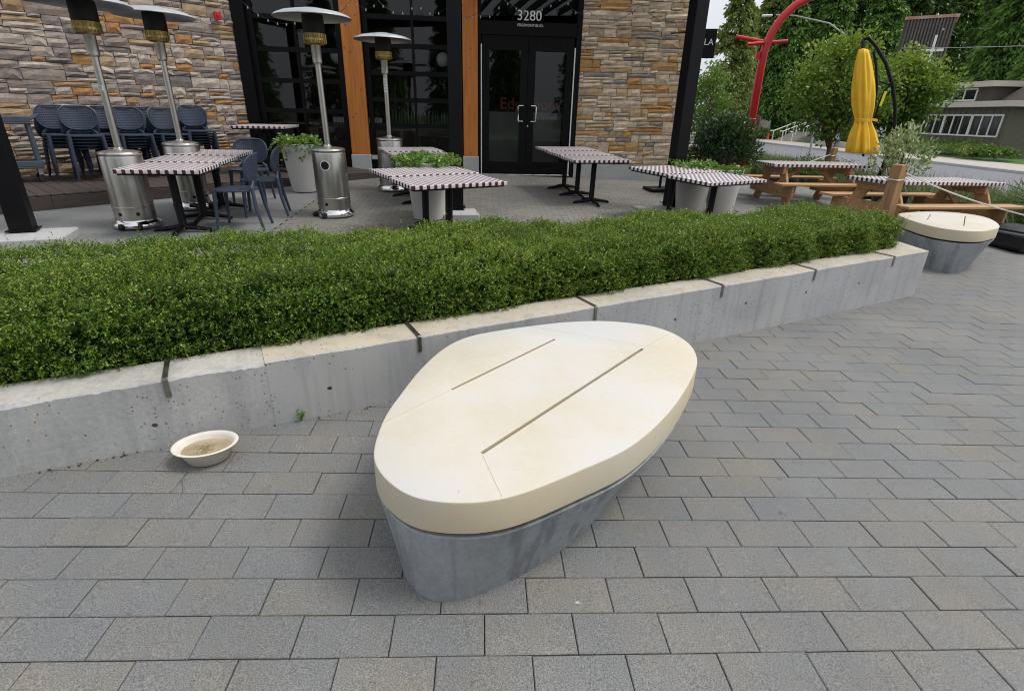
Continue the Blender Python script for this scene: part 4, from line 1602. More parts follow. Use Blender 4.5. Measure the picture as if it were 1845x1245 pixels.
# porthole on the third heater
t = heat[2]
an = rad(-92) + rad(38)
for r0, r1, m_, nm in ((.052, .062, MT['paper'], 'porthole_rim'), (.0, .052, MT['soot'], 'porthole')):
    mb = MB()
    n = 24
    vs, fs = [], []
    for r_ in (max(r0, .001), r1):
        for k_ in range(n):
            u = r_ * math.cos(2 * math.pi * k_ / n)
            w = r_ * math.sin(2 * math.pi * k_ / n)
            a = an + u / .2165
            vs.append((.2165 * math.cos(a), .2165 * math.sin(a), .66 + w))
    for k_ in range(n):
        fs.append((k_, (k_ + 1) % n, n + (k_ + 1) % n, n + k_))
    mb.add(vs, fs).build(nm, m_, t)
for t, z0, z1, a0 in ((heat[0], 1.49, 1.535, rad(-100) - rad(14)), (heat[3], 1.55, 1.76, rad(-100) - rad(90))):
    n = 8
    vs = []
    for zz in (z0, z1):
        for k_ in range(n + 1):
            a = a0 - .85 + 1.7 * k_ / n
            vs.append((.0368 * math.cos(a), .0368 * math.sin(a), zz))
    fs = [(k_, k_ + 1, n + 2 + k_, n + 1 + k_) for k_ in range(n)]
    o = MB().add(vs, fs).build('paper_tag', MT['paper'], t, smooth=True)
    lines = MB()
    for q in range(4):
        zz = z0 + (z1 - z0) * (.2 + .2 * q)
        vs = [(.0372 * math.cos(a0 + u), .0372 * math.sin(a0 + u), zz + dz_) for dz_ in (-.0025, .0025) for u in (-.6, -.3, 0, .3, .6)]
        lines.add(vs, [(i_, i_ + 1, i_ + 6, i_ + 5) for i_ in range(4)])
    lines.build('print', MT['ink'], o)

# ================================================================== CAFE TABLES
def table_parts(t, w, l, h, th=.042):
    top = MB().bb(-w / 2, w / 2, -l / 2, l / 2, h - th, h).build('tabletop', MT['cloth'], t, bevel=.006, seg=2)
    MB().bb(-w / 2 + .03, w / 2 - .03, -l / 2 + .03, l / 2 - .03, h - th - .02, h - th - .001).build('underside', MT['black'], t)
    MB().lathe([(.050, .05), (.044, .065), (.044, h - th - .03), (.12, h - th - .028), (.12, h - th - .022), (.001, h - th - .021)], 16).build('pole', MT['black'], t, smooth=True)
    for k_ in range(4):
        a = math.pi / 2 * k_ + rad(0)
        e = Vector((math.cos(a), math.sin(a), 0))
        f = MB()
        f.tube([e * .03 + Vector((0, 0, .060)), e * .17 + Vector((0, 0, .042)), e * .31 + Vector((0, 0, .024))], [.032, .026, .020], 8)
        f.lathe([(.001, .002), (.024, .002), (.026, .012), (.018, .03), (.001, .032)], 10, tuple(e * .315))
        f.build('foot', MT['black'], t, smooth=True)
TG = 'cafe tables with checked tops'
def cafe(cx, cy, rz, w, l, label, h=.745, z=None, tilt=0):
    t = thing('cafe_table', label, 'table', (cx, cy, g(cx, cy) if z is None else z), rz, TG)
    t.rotation_euler = (0.035 if z is None else 0, tilt, rz)
    table_parts(t, w, l, h)
    return t
def pair(cx, cy, deg, w, l, la, lb, **kw):
    a = rad(deg)
    v = Vector((-math.sin(a), math.cos(a), 0))
    for s, lbl in ((-1, la), (1, lb)):
        p = Vector((cx, cy, 0)) + v * s * (l / 2 + .004)
        cafe(p.x, p.y, a, w, l, lbl, **kw)
def row(cx, cy, deg, w, l, labels, **kw):
    a = rad(deg)
    v = Vector((-math.sin(a), math.cos(a), 0))
    n = len(labels)
    for i, lbl in enumerate(labels):
        p = Vector((cx, cy, 0)) + v * (i - (n - 1) / 2) * (l + .006)
        cafe(p.x, p.y, a, w, l, lbl, **kw)
row(-2.24, 6.00, 5, .88, .645, ['checked cafe table at left, nearest the hedge in its row of three', 'checked cafe table at left, middle of its row of three', 'checked cafe table at left, farthest in its row of three'])
row(.79, 5.61, 30, 1.20, .665, ['checked cafe table in the middle, closest to the hedge', 'checked cafe table in the middle, joined behind the closest one'])
row(.30, 7.82, 22, .94, .62, ['checked cafe table behind the ivy pot, the nearer of its pair', 'checked cafe table behind the ivy pot, nearer the right window'])
row(3.09, 8.80, 13, 1.02, .655, ['checked cafe table before the glass doors, nearest in its row', 'checked cafe table before the glass doors, middle of its row', 'checked cafe table before the glass doors, closest to the doors'])
row(4.50, 6.92, 28, 1.20, .78, ['checked cafe table right of centre, nearest the hedge', 'checked cafe table right of centre, behind the one nearest the hedge'])
row(-2.62, 9.62, 8, .90, .70, ['checked cafe table on the deck, the nearer of its pair', 'checked cafe table on the deck, closer to the left window'], z=DZ, h=.80)

# ================================================================== CHAIRS
def chair_meshes():
    r = {}
    # seat shell: rounded plate with a slight dip
    m = MB()
    n, rings = 28, [(.0, -.012), (.10, -.012), (.18, -.006), (.215, .0), (.225, -.004), (.225, -.018), (.21, -.026), (.0, -.03)]
    def sq(rr, z, a):
        c, s = abs(math.cos(a)), abs(math.sin(a))
        return rr * min(1.16, (c ** 3.2 + s ** 3.2) ** (-1 / 3.2))
    m.lathe([(max(a, .001), .452 + b_) for a, b_ in rings], n, (0, -.01, 0), 1.0, .98, sq)
    r['seat'] = m
    # backrest: round perforated shell curving back
    b_ = MB()
    nu, nv = 18, 15
    def bp(u, v):
        x = (u - .5)
        z = v
        half = .225 * math.sqrt(max(0.0, 1 - (abs(2 * v - 1.0)) ** 2.6)) * (1 - .10 * (1 - v)) + .0
        half = max(half, .03)
        px_ = 2 * x * half
        y = .205 + .06 * v - 1.5 * px_ * px_
        return Vector((px_, y, .50 + .345 * z))
    vs, fs = [], []
    hole = .43
    for j in range(nv):
        for i in range(nu):
            c = [bp((i + a) / nu, (j + d) / nv) for a, d in ((0, 0), (1, 0), (1, 1), (0, 1))]
            o = len(vs)
            edge = i in (0, nu - 1) or j in (0, nv - 1)
            vs += c
            if edge:
                fs.append((o, o + 1, o + 2, o + 3))
            else:
                mid = sum(c, Vector()) / 4
                sh = Vector(((c[1] - c[0]) * (.0)))
                # diamond shaped hole inside each cell
                d_ = [mid.lerp((c[k_] + c[(k_ + 1) % 4]) / 2, hole * 1.25) for k_ in range(4)]
                vs += d_
                for k_ in range(4):
                    fs.append((o + k_, o + (k_ + 1) % 4, o + 4 + k_))
                    fs.append((o + (k_ + 1) % 4, o + 4 + (k_ + 1) % 4, o + 4 + k_))
    b_.add(vs, fs)
    r['backrest'] = b_
    # rim round the back, running down into the rear legs
    rim = MB()
    pts = [bp(0, v / 16) for v in range(1, 16)]
    pts = pts + [bp(1, v / 16) for v in range(15, 0, -1)]
    rim.tube(pts, .011, 6)
    r['back_rim'] = rim
    for nm, sx in (('l', -1), ('r', 1)):
        f = MB().tube([(sx * .185, -.185, .44), (sx * .195, -.195, .25), (sx * .205, -.21, .0)], [.025, .021, .015], 8)
        b2_ = MB().tube([(sx * .10, .212, .535), (sx * .165, .205, .47), (sx * .19, .225, .25), (sx * .205, .275, .0)], [.015, .023, .020, .015], 8)
        r['fl' + nm] = f
        r['rl' + nm] = b2_
    return r
CM = chair_meshes()
def make_chair(label):
    t = thing('chair', label, 'chair')
    CM['seat'].build('seat', MT['plastic_blue'], t, smooth=True, ang=50)
    o = CM['backrest'].build('backrest', MT['plastic_blue'], t, smooth=True, ang=60)
    sd = o.modifiers.new('shell', 'SOLIDIFY')
    sd.thickness = .007
    CM['back_rim'].build('rim', MT['plastic_blue'], o, smooth=True)
    for k_ in ('fll', 'flr', 'rll', 'rlr'):
        CM[k_].build('leg', MT['plastic_blue'], t, smooth=True)
    return t
ch0 = make_chair('x')
ch0.scale = (1.07, 1.07, 1.05)
CG = 'blue chairs at the left table'
for i, (x, y, rz, lb) in enumerate([
        (-1.62, 5.66, rad(97), 'blue perforated chair nearest the hedge, at the left tables'),
        (-1.60, 6.38, rad(105), 'blue perforated chair second from the hedge, near the ivy pot'),
        (-2.03, 7.12, rad(186), 'blue plastic chair pushed under the far end of the left tables')]):
    o = ch0 if i == 0 else copy_tree(ch0)
    o.location = (x, y, g(x, y))
    o.rotation_euler = (0, 0, rz - rad(180) if i < 2 else rz - rad(180))
    o['label'] = lb
    o['group'] = CG
# chair local front is -y, back is +y
stacks = [(-5.17, 7.98, 5, 'leftmost stack beside the trolley'), (-4.72, 7.84, 5, 'second stack from the left'), (-4.74, 8.46, 5, 'third stack from the left behind the front heater pole'),
          (-4.33, 8.37, 5, 'fourth stack from the left between the two heater poles'), (-4.34, 8.88, 5, 'fifth stack from the left, back row'),
          (-4.00, 8.82, 5, 'sixth stack from the left, behind the second heater'), (-3.78, 9.32, 6, 'rightmost stack by the stone wall corner')]
fd = Vector((1, -1, 0)).normalized()
for (x, y, n, where) in stacks:
    rz = rad(45) + random.uniform(-.12, .12)
    fwd = Vector((math.sin(rz), -math.cos(rz), 0))
    for k_ in range(n):
        p = Vector((x, y, DZ)) + fwd * (.045 * k_)
        lv = ['bottom', 'second', 'third', 'fourth', 'fifth', 'sixth'][k_] if k_ < n - 1 else 'top'
        o = dup(ch0, (p.x, p.y, DZ + .046 * k_), rz + random.uniform(-.01, .01), f'stacked blue chair, {lv} of the {where}', 'stacked blue chairs on the deck')

# ================================================================== TROLLEY
tr = thing('service_trolley', 'grey two tier service trolley at the left edge beside the stacked chairs', 'trolley', (-5.58, 7.32, DZ), rad(40))
for z in (.20, .80):
    m = MB()
    m.bb(-.42, .42, -.25, .25, z, z + .02)
    m.bb(-.42, .42, -.25, -.225, z + .021, z + .10).bb(-.42, .42, .225, .25, z + .021, z + .10)
    m.bb(-.42, -.395, -.224, .224, z + .021, z + .10).bb(.395, .42, -.224, .224, z + .021, z + .10)
    m.build('tray', MT['trolley'], tr, bevel=.006)
for sx in (-1, 1):
    for sy in (-1, 1):
        MB().box((sx * .385, sy * .215, .51), (.05, .045, .578)).build('upright', MT['trolley'], tr, bevel=.006)
        w = MB().lathe([(.001, -.015), (.048, -.015), (.052, -.008), (.052, .008), (.048, .015), (.001, .015)], 16).build('wheel', MT['tyre'], tr, smooth=True)
        w.location = (sx * .36, sy * .2, .053)
        w.rotation_euler = (rad(90), 0, .4)
        MB().bb(sx * .36 - .025, sx * .36 + .025, sy * .2 - .022, sy * .2 + .022, .108, .199).build('caster', MT['greymetal'], tr)
MB().tube([(.42, -.2, .86), (.52, -.19, .92), (.52, .19, .92), (.42, .2, .86)], .016, 8).build('push_handle', MT['trolley'], tr, smooth=True)

# small parasol base without a parasol
ub = thing('parasol_stand', 'low square black parasol stand with a short stub near the right stone wall', 'parasol stand', (4.93, 9.72, g(4.93, 9.72)), rad(8))
MB().bb(-.27, .27, -.22, .22, .0, .07).build('plate', MT['black'], ub, bevel=.01)
MB().lathe([(.03, .071), (.027, .08), (.027, .42), (.001, .421)], 12).build('stub', MT['black'], ub, smooth=True)
MB().tube([(.027, 0, .34), (.07, 0, .34)], .012, 6).build('knob', MT['black'], ub)

# ================================================================== POTS
def pot(x, y, r1, r0, h, label):
    t = thing('planter_pot', label, 'pot', (x, y, g(x, y)), 0, 'pale tapered pots')
    MB().lathe([(.001, 0), (r0 - .01, 0), (r0, .008), (r1, h - .012), (r1, h - .004), (r1 - .006, h), (r1 - .03, h), (r1 - .035, h - .03), (r1 - .05, h - .07), (.001, h - .07)], 40).build('shell', MT['pot'], t, smooth=True, ang=40)
    MB().lathe([(r1 - .04, h - .065), (.001, h - .05)], 24).build('soil', MT['soil'], t)
    return t
def ivy(x, y, z, rx, label, n=900, seed=1, trail=.10, hgt=.12, lm='ivy', size=.052, name='ivy_plant', cat='ivy', dark=0):
    rg = np.random.RandomState(seed)
    t = thing(name, label, cat, (x, y, z))
    st = MB()
    P, D = [], []
    ns = n // 16
    for k_ in range(ns):
        a = rg.uniform(0, 2 * math.pi)
        rr = rx * math.sqrt(rg.rand()) * .8
        p = Vector((rr * math.cos(a), rr * math.sin(a), 0))
        out = Vector((math.cos(a), math.sin(a), 0))
        up = rg.uniform(.3, 1.0) * hgt
        reach = rg.uniform(.05, .22) + .3 * max(0, rr - rx * .5)
        p1 = p + out * reach * .5 + Vector((0, 0, up))
        p2 = p1 + out * reach * .6 + Vector((rg.normal() * .03, rg.normal() * .03, -rg.uniform(-.02, trail) * (rr / rx) * 1.6))
        st.tube([p, p1, p2], [.003, .0025, .0015], 4)
        for q in range(16):
            s = .25 + .75 * q / 15
            b_ = p.lerp(p1, min(1, s * 2)) if s < .5 else p1.lerp(p2, (s - .5) * 2)
            P.append(b_ + Vector(rg.normal(0, .018, 3)))
            D.append((out.x * .5 + rg.normal() * .7, out.y * .5 + rg.normal() * .7, rg.normal() * .45 + .15))
    st.build('stems', MT['twig'], t)
    P = np.array([list(p) for p in P])
    Ls = rg.uniform(.6, 1.15, len(P)) * size
    quads('leaves', leafquads(P, np.array(D), Ls, Ls * .85, rg), MT[lm], t, np.clip(.25 + .5 * rg.rand(len(P)) + 2.0 * (P[:, 2] - .02) - dark, 0, 1))
    return t
pot(-1.58, 8.12, .30, .205, .74, 'pale tapered pot of ivy between the blue chairs and the porthole heater')
ivy(-1.58, 8.12, g(-1.58, 8.12) + .69, .30, 'bright green ivy spilling from the pot beside the blue chairs', 1700, 2, .30, .16)
pot(.60, 6.56, .30, .215, .76, 'pale tapered pot behind the middle table, left of the steel post')
ivy(.60, 6.56, g(.6, 6.56) + .70, .36, 'bright green ivy spilling from the pot behind the middle table', 1700, 4, .06, .15)
pot(4.80, 7.66, .30, .215, .72, 'pale tapered pot under the right tables, the left one of two')
ivy(4.80, 7.66, g(4.8, 7.66) + .66, .34, 'ivy in the left one of two pots behind the right tables', 1300, 6, .06, .15, dark=.12)
pot(5.34, 7.72, .28, .205, .72, 'pale tapered pot under the right tables, the right one of two')
ivy(5.34, 7.72, g(5.34, 7.72) + .66, .28, 'low mixed trailing plant in the right one of two pots behind the right tables', 800, 8, .06, .10, dark=.05)

# ================================================================== PICNIC TABLES
def make_picnic(label, Ln=1.8):
    t = thing('picnic_table', label, 'picnic table', group='cedar picnic tables with checked covers')
    W, H, SH_ = .76, .745, .44
    for i in range(5):
        y = -W / 2 + (i + .5) * W / 5
        MB().bb(-Ln / 2, Ln / 2, y - W / 10 + .004, y + W / 10 - .004, H - .05, H - .012).build('top_plank', MT['picnic'], t, bevel=.004)
    MB().bb(-Ln / 2 - .012, Ln / 2 + .012, -W / 2 - .012, W / 2 + .012, H - .052, H).build('checked_cover', MT['cloth'], t, bevel=.006, seg=2)
    for s in (-1, 1):
        for k_ in range(2):
            y = s * (.60 + .145 * k_)
            MB().bb(-Ln / 2 - .05, Ln / 2 + .05, y - .069, y + .069, SH_ - .038, SH_).build('bench_plank', MT['picnic'], t, bevel=.005)
    for sx in (-1, 1):
        x = sx * (Ln / 2 - .26)
        for s in (-1, 1):
            MB().bar((x, s * .58, .0), (x, s * .20, H - .055), .045, .19, up=(0, 1, .4)).build('leg', MT['picnic'], t, bevel=.004)
        MB().bb(x - .068, x - .024, -.76, .76, SH_ - .265, SH_ - .040).build('bench_bearer', MT['picnic'], t, bevel=.004)
        MB().bb(x - .068, x - .024, -.36, .36, H - .18, H - .055).build('top_bearer', MT['picnic'], t, bevel=.004)
        MB().bar((x - sx * .03, 0, SH_ - .12), (x - sx * .48, 0, H - .06), .04, .085, up=(0, 0, 1)).build('brace', MT['picnic'], t, bevel=.003)
    return t
pt = make_picnic('x')
PG = 'cedar picnic tables with checked covers'
for i, (x, y, rz, lb) in enumerate([
        (7.55, 9.06, rad(1), 'cedar picnic table in front of the closed yellow parasol'),
        (6.42, 12.6, rad(4), 'distant cedar picnic table glimpsed between the right steel post and the dark shrub')]):
    o = pt if i == 0 else copy_tree(pt)
    o.location = (x, y, g(x, y))
    o.rotation_euler = (0, 0, rz)
    o['label'] = lb
    o['group'] = PG
pt2 = make_picnic('cedar picnic table behind the near timber post, beside the small bench', 2.35)
pt2.location = (8.42, 7.28, g(8.42, 7.28) + .03)
pt2.rotation_euler = (0, 0.02, rad(13))

# ================================================================== TIMBER POSTS AND ROPE
def bollard(x, y, h, rz, label, w=.135):
    t = thing('timber_post', label, 'post', (x, y, g(x, y)), rz, 'timber rope posts')
    MB().bb(-w / 2, w / 2, -w / 2, w / 2, 0, h).build('shaft', MT['bollard'], t, bevel=.008)
    MB().tube([(-w / 2 - .012, -w / 2 - .012, h - .20), (w / 2 + .012, -w / 2 - .012, h - .19), (w / 2 + .012, w / 2 + .012, h - .19), (-w / 2 - .012, w / 2 + .012, h - .20)], .011, 6, closed=True).build('rope_loop', MT['rope'], t, smooth=True)
    o = MB().lathe([(.001, 0), (.012, 0), (.012, .004), (.001, .004)], 10).build('rope_hole', MT['soot'], t)
    o.location = (w / 2 - .03, -w / 2 - .003, h - .08)
    o.rotation_euler = (rad(90), 0, 0)
    return t
bollard(7.20, 6.34, 1.06, rad(20), 'timber post with a white rope tied round it, at the right end of the hedge', .15)
bollard(10.6, 13.2, 1.05, rad(10), 'timber rope post standing behind the farther picnic table')
def rope(p, q, sag, label, n=10):
    p, q = Vector(p), Vector(q)
    pts = [p.lerp(q, i / n) - Vector((0, 0, sag * 4 * (i / n) * (1 - i / n))) for i in range(n + 1)]
    tag(MB().tube(pts, .011, 6).build('rope', MT['rope'], smooth=True), label, 'rope', 'ropes between the timber posts')
rope((7.28, 6.30, .92), (10.2, 5.4, .30), .16, 'white rope sagging from the near timber post towards the right edge')
rope((10.6, 13.2, .80), (8.6, 12.6, .35), .05, 'white rope running left from the far timber post')
rope((10.6, 13.2, .80), (12.0, 11.8, .2), .05, 'white rope running right from the far timber post')

# ================================================================== YELLOW PARASOL
ux, uy = 8.67, 10.09
um = thing('cantilever_parasol', 'closed yellow cantilever parasol hanging from a curved dark arm behind the picnic tables', 'parasol', (ux, uy, g(ux, uy)))
gz = g(ux, uy)
def fold(r_, z, a):
    k_ = .5 + .30 * math.cos(8 * a + .9 * math.sin(3 * z)) + .20 * math.cos(13 * a - 1.3 * z + 1.1)
    amp = .42 if z < 1.55 else .26
    return r_ * (1 - amp * k_ ** 1.5) * (1 + .05 * math.sin(2 * a + z * 2))
prof = [(.28, .99), (.31, 1.0), (.30, 1.10), (.265, 1.25), (.225, 1.40), (.172, 1.52), (.150, 1.60), (.165, 1.66), (.205, 1.85), (.215, 2.05), (.205, 2.25), (.18, 2.45), (.15, 2.62), (.115, 2.76), (.08, 2.84), (.001, 2.86)]
def slant(o):
    for v in o.data.vertices:
        k_ = (2.86 - gz) - v.co.z
        v.co.x += .205 * k_ - .02
        v.co.y += -.138 * k_ - .04
    return o
slant(MB().lathe([(r_, z - gz) for r_, z in prof], 72, rf=lambda r_, z, a: fold(r_, z + gz, a) if r_ > .1 else r_).build('canopy', MT['yellow'], um, smooth=True, ang=70))
slant(MB().lathe([(.140, 1.555 - gz), (.146, 1.565 - gz), (.148, 1.625 - gz), (.142, 1.635 - gz)], 32, cap=False).build('strap', MT['yellow'], um, smooth=True))
slant(MB().bar((.12, -.09, 1.62 - gz), (.21, -.12, 1.60 - gz), .01, .05).build('strap_end', MT['yellow'], um))
slant(MB().bar((.13, -.05, 1.02 - gz), (.11, -.06, .80 - gz), .01, .035).build('tie_tail', MT['yellow'], um))
slant(MB().tube([(0, 0, .93 - gz), (0, 0, 1.2 - gz)], .022, 8).build('hub', MT['black'], um))
MB().tube([(-.02, -.04, 2.83 - gz), (.0, .03, 2.97 - gz)], .036, 10).build('top_joint', MT['black'], um, smooth=True)
arm = [(.0, .07, 2.97), (.03, .09, 3.03), (.09, .05, 3.045), (.22, -.03, 2.91), (.42, -.17, 2.605), (.59, -.29, 2.22), (.71, -.37, 1.83), (.78, -.43, 1.38), (.79, -.43, 1.09), (.77, -.42, .84), (.74, -.40, .45), (.70, -.38, .12)]
MB().tube([(x, y, z - gz) for x, y, z in arm], .034, 10).build('arm', MT['black'], um, smooth=True)
MB().tube([(.18, -.07, 2.80 - gz), (.27, -.125, 2.557 - gz), (.36, -.19, 2.17 - gz), (.39, -.21, 1.87 - gz), (.40, -.22, 1.4 - gz)], .022, 8).build('strut', MT['black'], um, smooth=True)
MB().tube([(.38, -.20, 2.29 - gz), (.54, -.30, 2.23 - gz)], .014, 8).build('link', MT['black'], um)
MB().tube([(.55, -.29, 2.24 - gz), (.475, -.267, 2.14 - gz), (.45, -.25, 1.97 - gz), (.44, -.24, 1.6 - gz)], .018, 8).build('crank_lever', MT['black'], um)
MB().bar((.478, -.30, 2.12 - gz), (.455, -.285, 1.86 - gz), .045, .045).build('warning_label', MT['yellowlabel'], um)
MB().lathe([(.001, 0), (.04, 0), (.045, .03), (.04, .06), (.001, .06)], 12, (.55, -.30, 2.21 - gz)).build('crank_hub', MT['black'], um, smooth=True)
for a in (0, 90):
    MB().box((.70, -.38, .05), (1.0, .09, .07), rad(a + 12)).build('cross_base', MT['black'], um)
# black ballast block at the right edge
bb_ = thing('parasol_ballast', 'low glossy black parasol ballast block at the right edge behind the small bench', 'ballast', (9.42, 6.42, g(9.2, 6.3) + .02), rad(12))
MB().bb(-.50, .50, -.45, .45, 0, .24).build('shell', mat('black_plastic', (.012, .013, .018), .22), bb_, bevel=.05, seg=3)
MB().bb(-.36, .36, -.31, .31, .241, .262).build('lid', mat('black_plastic_lid', (.016, .017, .022), .3), bb_, bevel=.01)

# ================================================================== PLANTS
def bush(name, label, loc, rx, ry, h, n, size, lm, seed, cat='shrub', trunk=True, spiky=.6, group=None, base=.12, wl=.42):
    rg = np.random.RandomState(seed)
    t = thing(name, label, cat, loc, 0, group)
    nc = max(8, n // 26)
    st = MB()
    P, D, Rn = [], [], []
    for k_ in range(nc):
        a = rg.uniform(0, 6.283)
        el = math.asin(rg.uniform(-.25, 1))
        rr = rg.uniform(.55, 1.0) * (1 + .15 * math.sin(3 * a + seed))
        c = np.array([rx * rr * math.cos(el) * math.cos(a), ry * rr * math.cos(el) * math.sin(a), h * base + h * (.42 + .5 * rr * math.sin(el))])
        if c[2] < .03:
            c[2] = .03 + .05 * rg.rand()
        o = nrm(c - np.array([0, 0, h * .3]))
        if trunk and k_ % 3 == 0:
            st.tube([(0, 0, 0), tuple(c * .5 + np.array([0, 0, h * .06])), tuple(c)], [.018 * h, .010 * h, .003 * h], 5)
        m_ = 26
        P.append(c + rg.normal(0, 1, (m_, 3)) * np.array([rx, ry, h * .6]) * .13)
        D.append(o * spiky + rg.normal(0, .6, (m_, 3)) + np.array([0, 0, .15]))
        Rn.append(np.clip(.32 + .35 * rg.rand() + .25 * (c[2] / h - .4) + rg.normal(0, .14, m_), 0, 1))
    if st.f:
        st.build('stems', MT['bark'], t, smooth=True)
    P, D, Rn = np.concatenate(P), np.concatenate(D), np.concatenate(Rn)
    P[:, 2] = np.maximum(P[:, 2], .01)
    Ls = size * rg.uniform(.65, 1.2, len(P))
    quads('foliage', leafquads(P, D, Ls, Ls * wl, rg), MT[lm], t, Rn)
    return t
# dark evergreen in a pot behind the right tables
sx_, sy_ = 5.92, 9.35
t = thing('dark_pot', 'dark pot mostly hidden below the glossy dark evergreen shrub', 'pot', (sx_, sy_, g(sx_, sy_)))
MB().lathe([(.001, 0), (.22, 0), (.28, .45), (.26, .45), (.24, .38), (.001, .38)], 28).build('shell', MT['darkpot'], t, smooth=True, ang=40)
bush('evergreen_shrub', 'glossy dark green evergreen shrub right of the steel post', (sx_ + .06, sy_, g(sx_, sy_) + .20), .62, .55, 1.18, 4600, .095, 'laurel', 12, spiky=.9)
# variegated shrub in a dark pot between the picnic tables
vx, vy = 8.72, 8.32
t = thing('dark_pot', 'dark square-shouldered pot between the picnic tables holding the variegated shrub', 'pot', (vx, vy, g(vx, vy)))
MB().lathe([(.001, 0), (.24, 0), (.29, .42), (.27, .42), (.25, .36), (.001, .36)], 28).build('shell', MT['darkpot'], t, smooth=True, ang=40)
bush('variegated_shrub', 'airy cream and green variegated shrub beside the yellow parasol', (vx + .1, vy + .1, g(vx, vy) + .34), .42, .42, 1.05, 1300, .085, 'variegated', 14, spiky=1.0)
pv_ = thing('dark_pot', 'dark pot half hidden behind the farther picnic table', 'pot', (7.75, 10.3, g(7.75, 10.3)))
MB().lathe([(.001, 0), (.30, 0), (.33, .36), (.30, .36), (.28, .3), (.001, .3)], 28).build('shell', MT['darkpot'], pv_, smooth=True, ang=40)
bush('low_shrub', 'small green shrub in the dark pot behind the farther picnic table', (7.75, 10.3, g(7.75, 10.3) + .28), .30, .30, .42, 500, .05, 'shrub', 15)

# lavender and grass bed along the street
def blades(name, label, x0, x1, y0, y1, n, hmin, hmax, seed, lm='grassb'):
    rg = np.random.RandomState(seed)
    nc = n // 30
    cx, cy = rg.uniform(x0, x1, nc), rg.uniform(y0, y1, nc)
    P, D, Ls = [], [], []
    for x, y in zip(cx, cy):
        z = g(x, y) - .03
        m_ = 30
        P.append(np.stack([x + rg.normal(0, .10, m_), y + rg.normal(0, .10, m_), np.full(m_, z)], -1))
        D.append(np.stack([rg.normal(0, .42, m_), rg.normal(0, .42, m_), np.full(m_, 1.0)], -1))
        Ls.append(rg.uniform(hmin, hmax, m_) * rg.uniform(.75, 1.15))
    P, D, Ls = np.concatenate(P), np.concatenate(D), np.concatenate(Ls)
    o = quads(name, leafquads(P, D, Ls, .022 + .012 * rg.rand(len(P)), rg), MT[lm], None, np.clip(rg.rand(len(P)), 0, 1))
    return tag(o, label, 'grass', kind='stuff')
sheet('planting_bed', spread(9.6, 14.6, .5), spread(3.0, 40, 1.0), -0.035, MT['soil'])
blades('lavender_bed', 'soft grass and lavender growing in the bed along the street', 10.6, 14.2, 4.0, 30, 30000, .45, .85, 31)
bush('leafy_shrub', 'mid green leafy clump in the bed behind the farther picnic table', (11.0, 14.2, g(11, 14.2)), .9, .8, .75, 1800, .08, 'shrub', 33)
bush('ornamental_grass', 'arching pale ornamental grass at the right edge behind the picnic table', (11.4, 7.6, g(11.4, 7.6)), .75, .7, .85, 2400, .32, 'grassb', 34, trunk=False, spiky=1.6, wl=.06)

# ================================================================== STREET
def kerbx(y):
    return 28.3 + (y - 25.8) * .072
def strip(name, fx0, fx1, ys, z, m, kind='structure', thick=0.0):
    mb = MB()
    n = len(ys)
    vs = [(fx0(y), y, z) for y in ys] + [(fx1(y), y, z) for y in ys]
    fs = [(i, n + i, n + i + 1, i + 1) for i in range(n - 1)]
    if thick:
        o = len(vs)
        vs += [(fx0(y), y, z - thick) for y in ys]
        fs += [(o + i, i, i + 1, o + i + 1) for i in range(n - 1)]
    mb.add(vs, fs)
    return tag(mb.build(name, m), kind=kind)
YS = spread(-60, 190, 10)
FZ = -.6215
mbx = MB()
xs_ = [14.6, 17, 19.5, 22.2]
vs, fs = [], []
for y in YS:
    for k_ in range(5):
        x = (xs_ + [kerbx(y) + .02])[k_]
        vs.append((x, y, g(x, max(y, 14)) + .004 if k_ < 4 else FZ + .004))
for i in range(len(YS) - 1):
    for k_ in range(4):
        a = i * 5 + k_
        fs.append((a, a + 1, a + 6, a + 5))
tag(mbx.add(vs, fs).build('road', MT['asphalt'], smooth=True), kind='structure')
strip('kerb', kerbx, lambda y: kerbx(y) + .22, YS, FZ + .14, MT['footing'], thick=.16)
strip('sidewalk', lambda y: kerbx(y) + .22, lambda y: kerbx(y) + 4.4, YS, FZ + .145, MT['walk'])
strip('lawn', lambda y: kerbx(y) + 4.4, lambda y: kerbx(y) + 90, YS, FZ + .155, MT['lawn'])
# a continuation of the sidewalk on the far left of the street opening
SWZ = FZ + .15

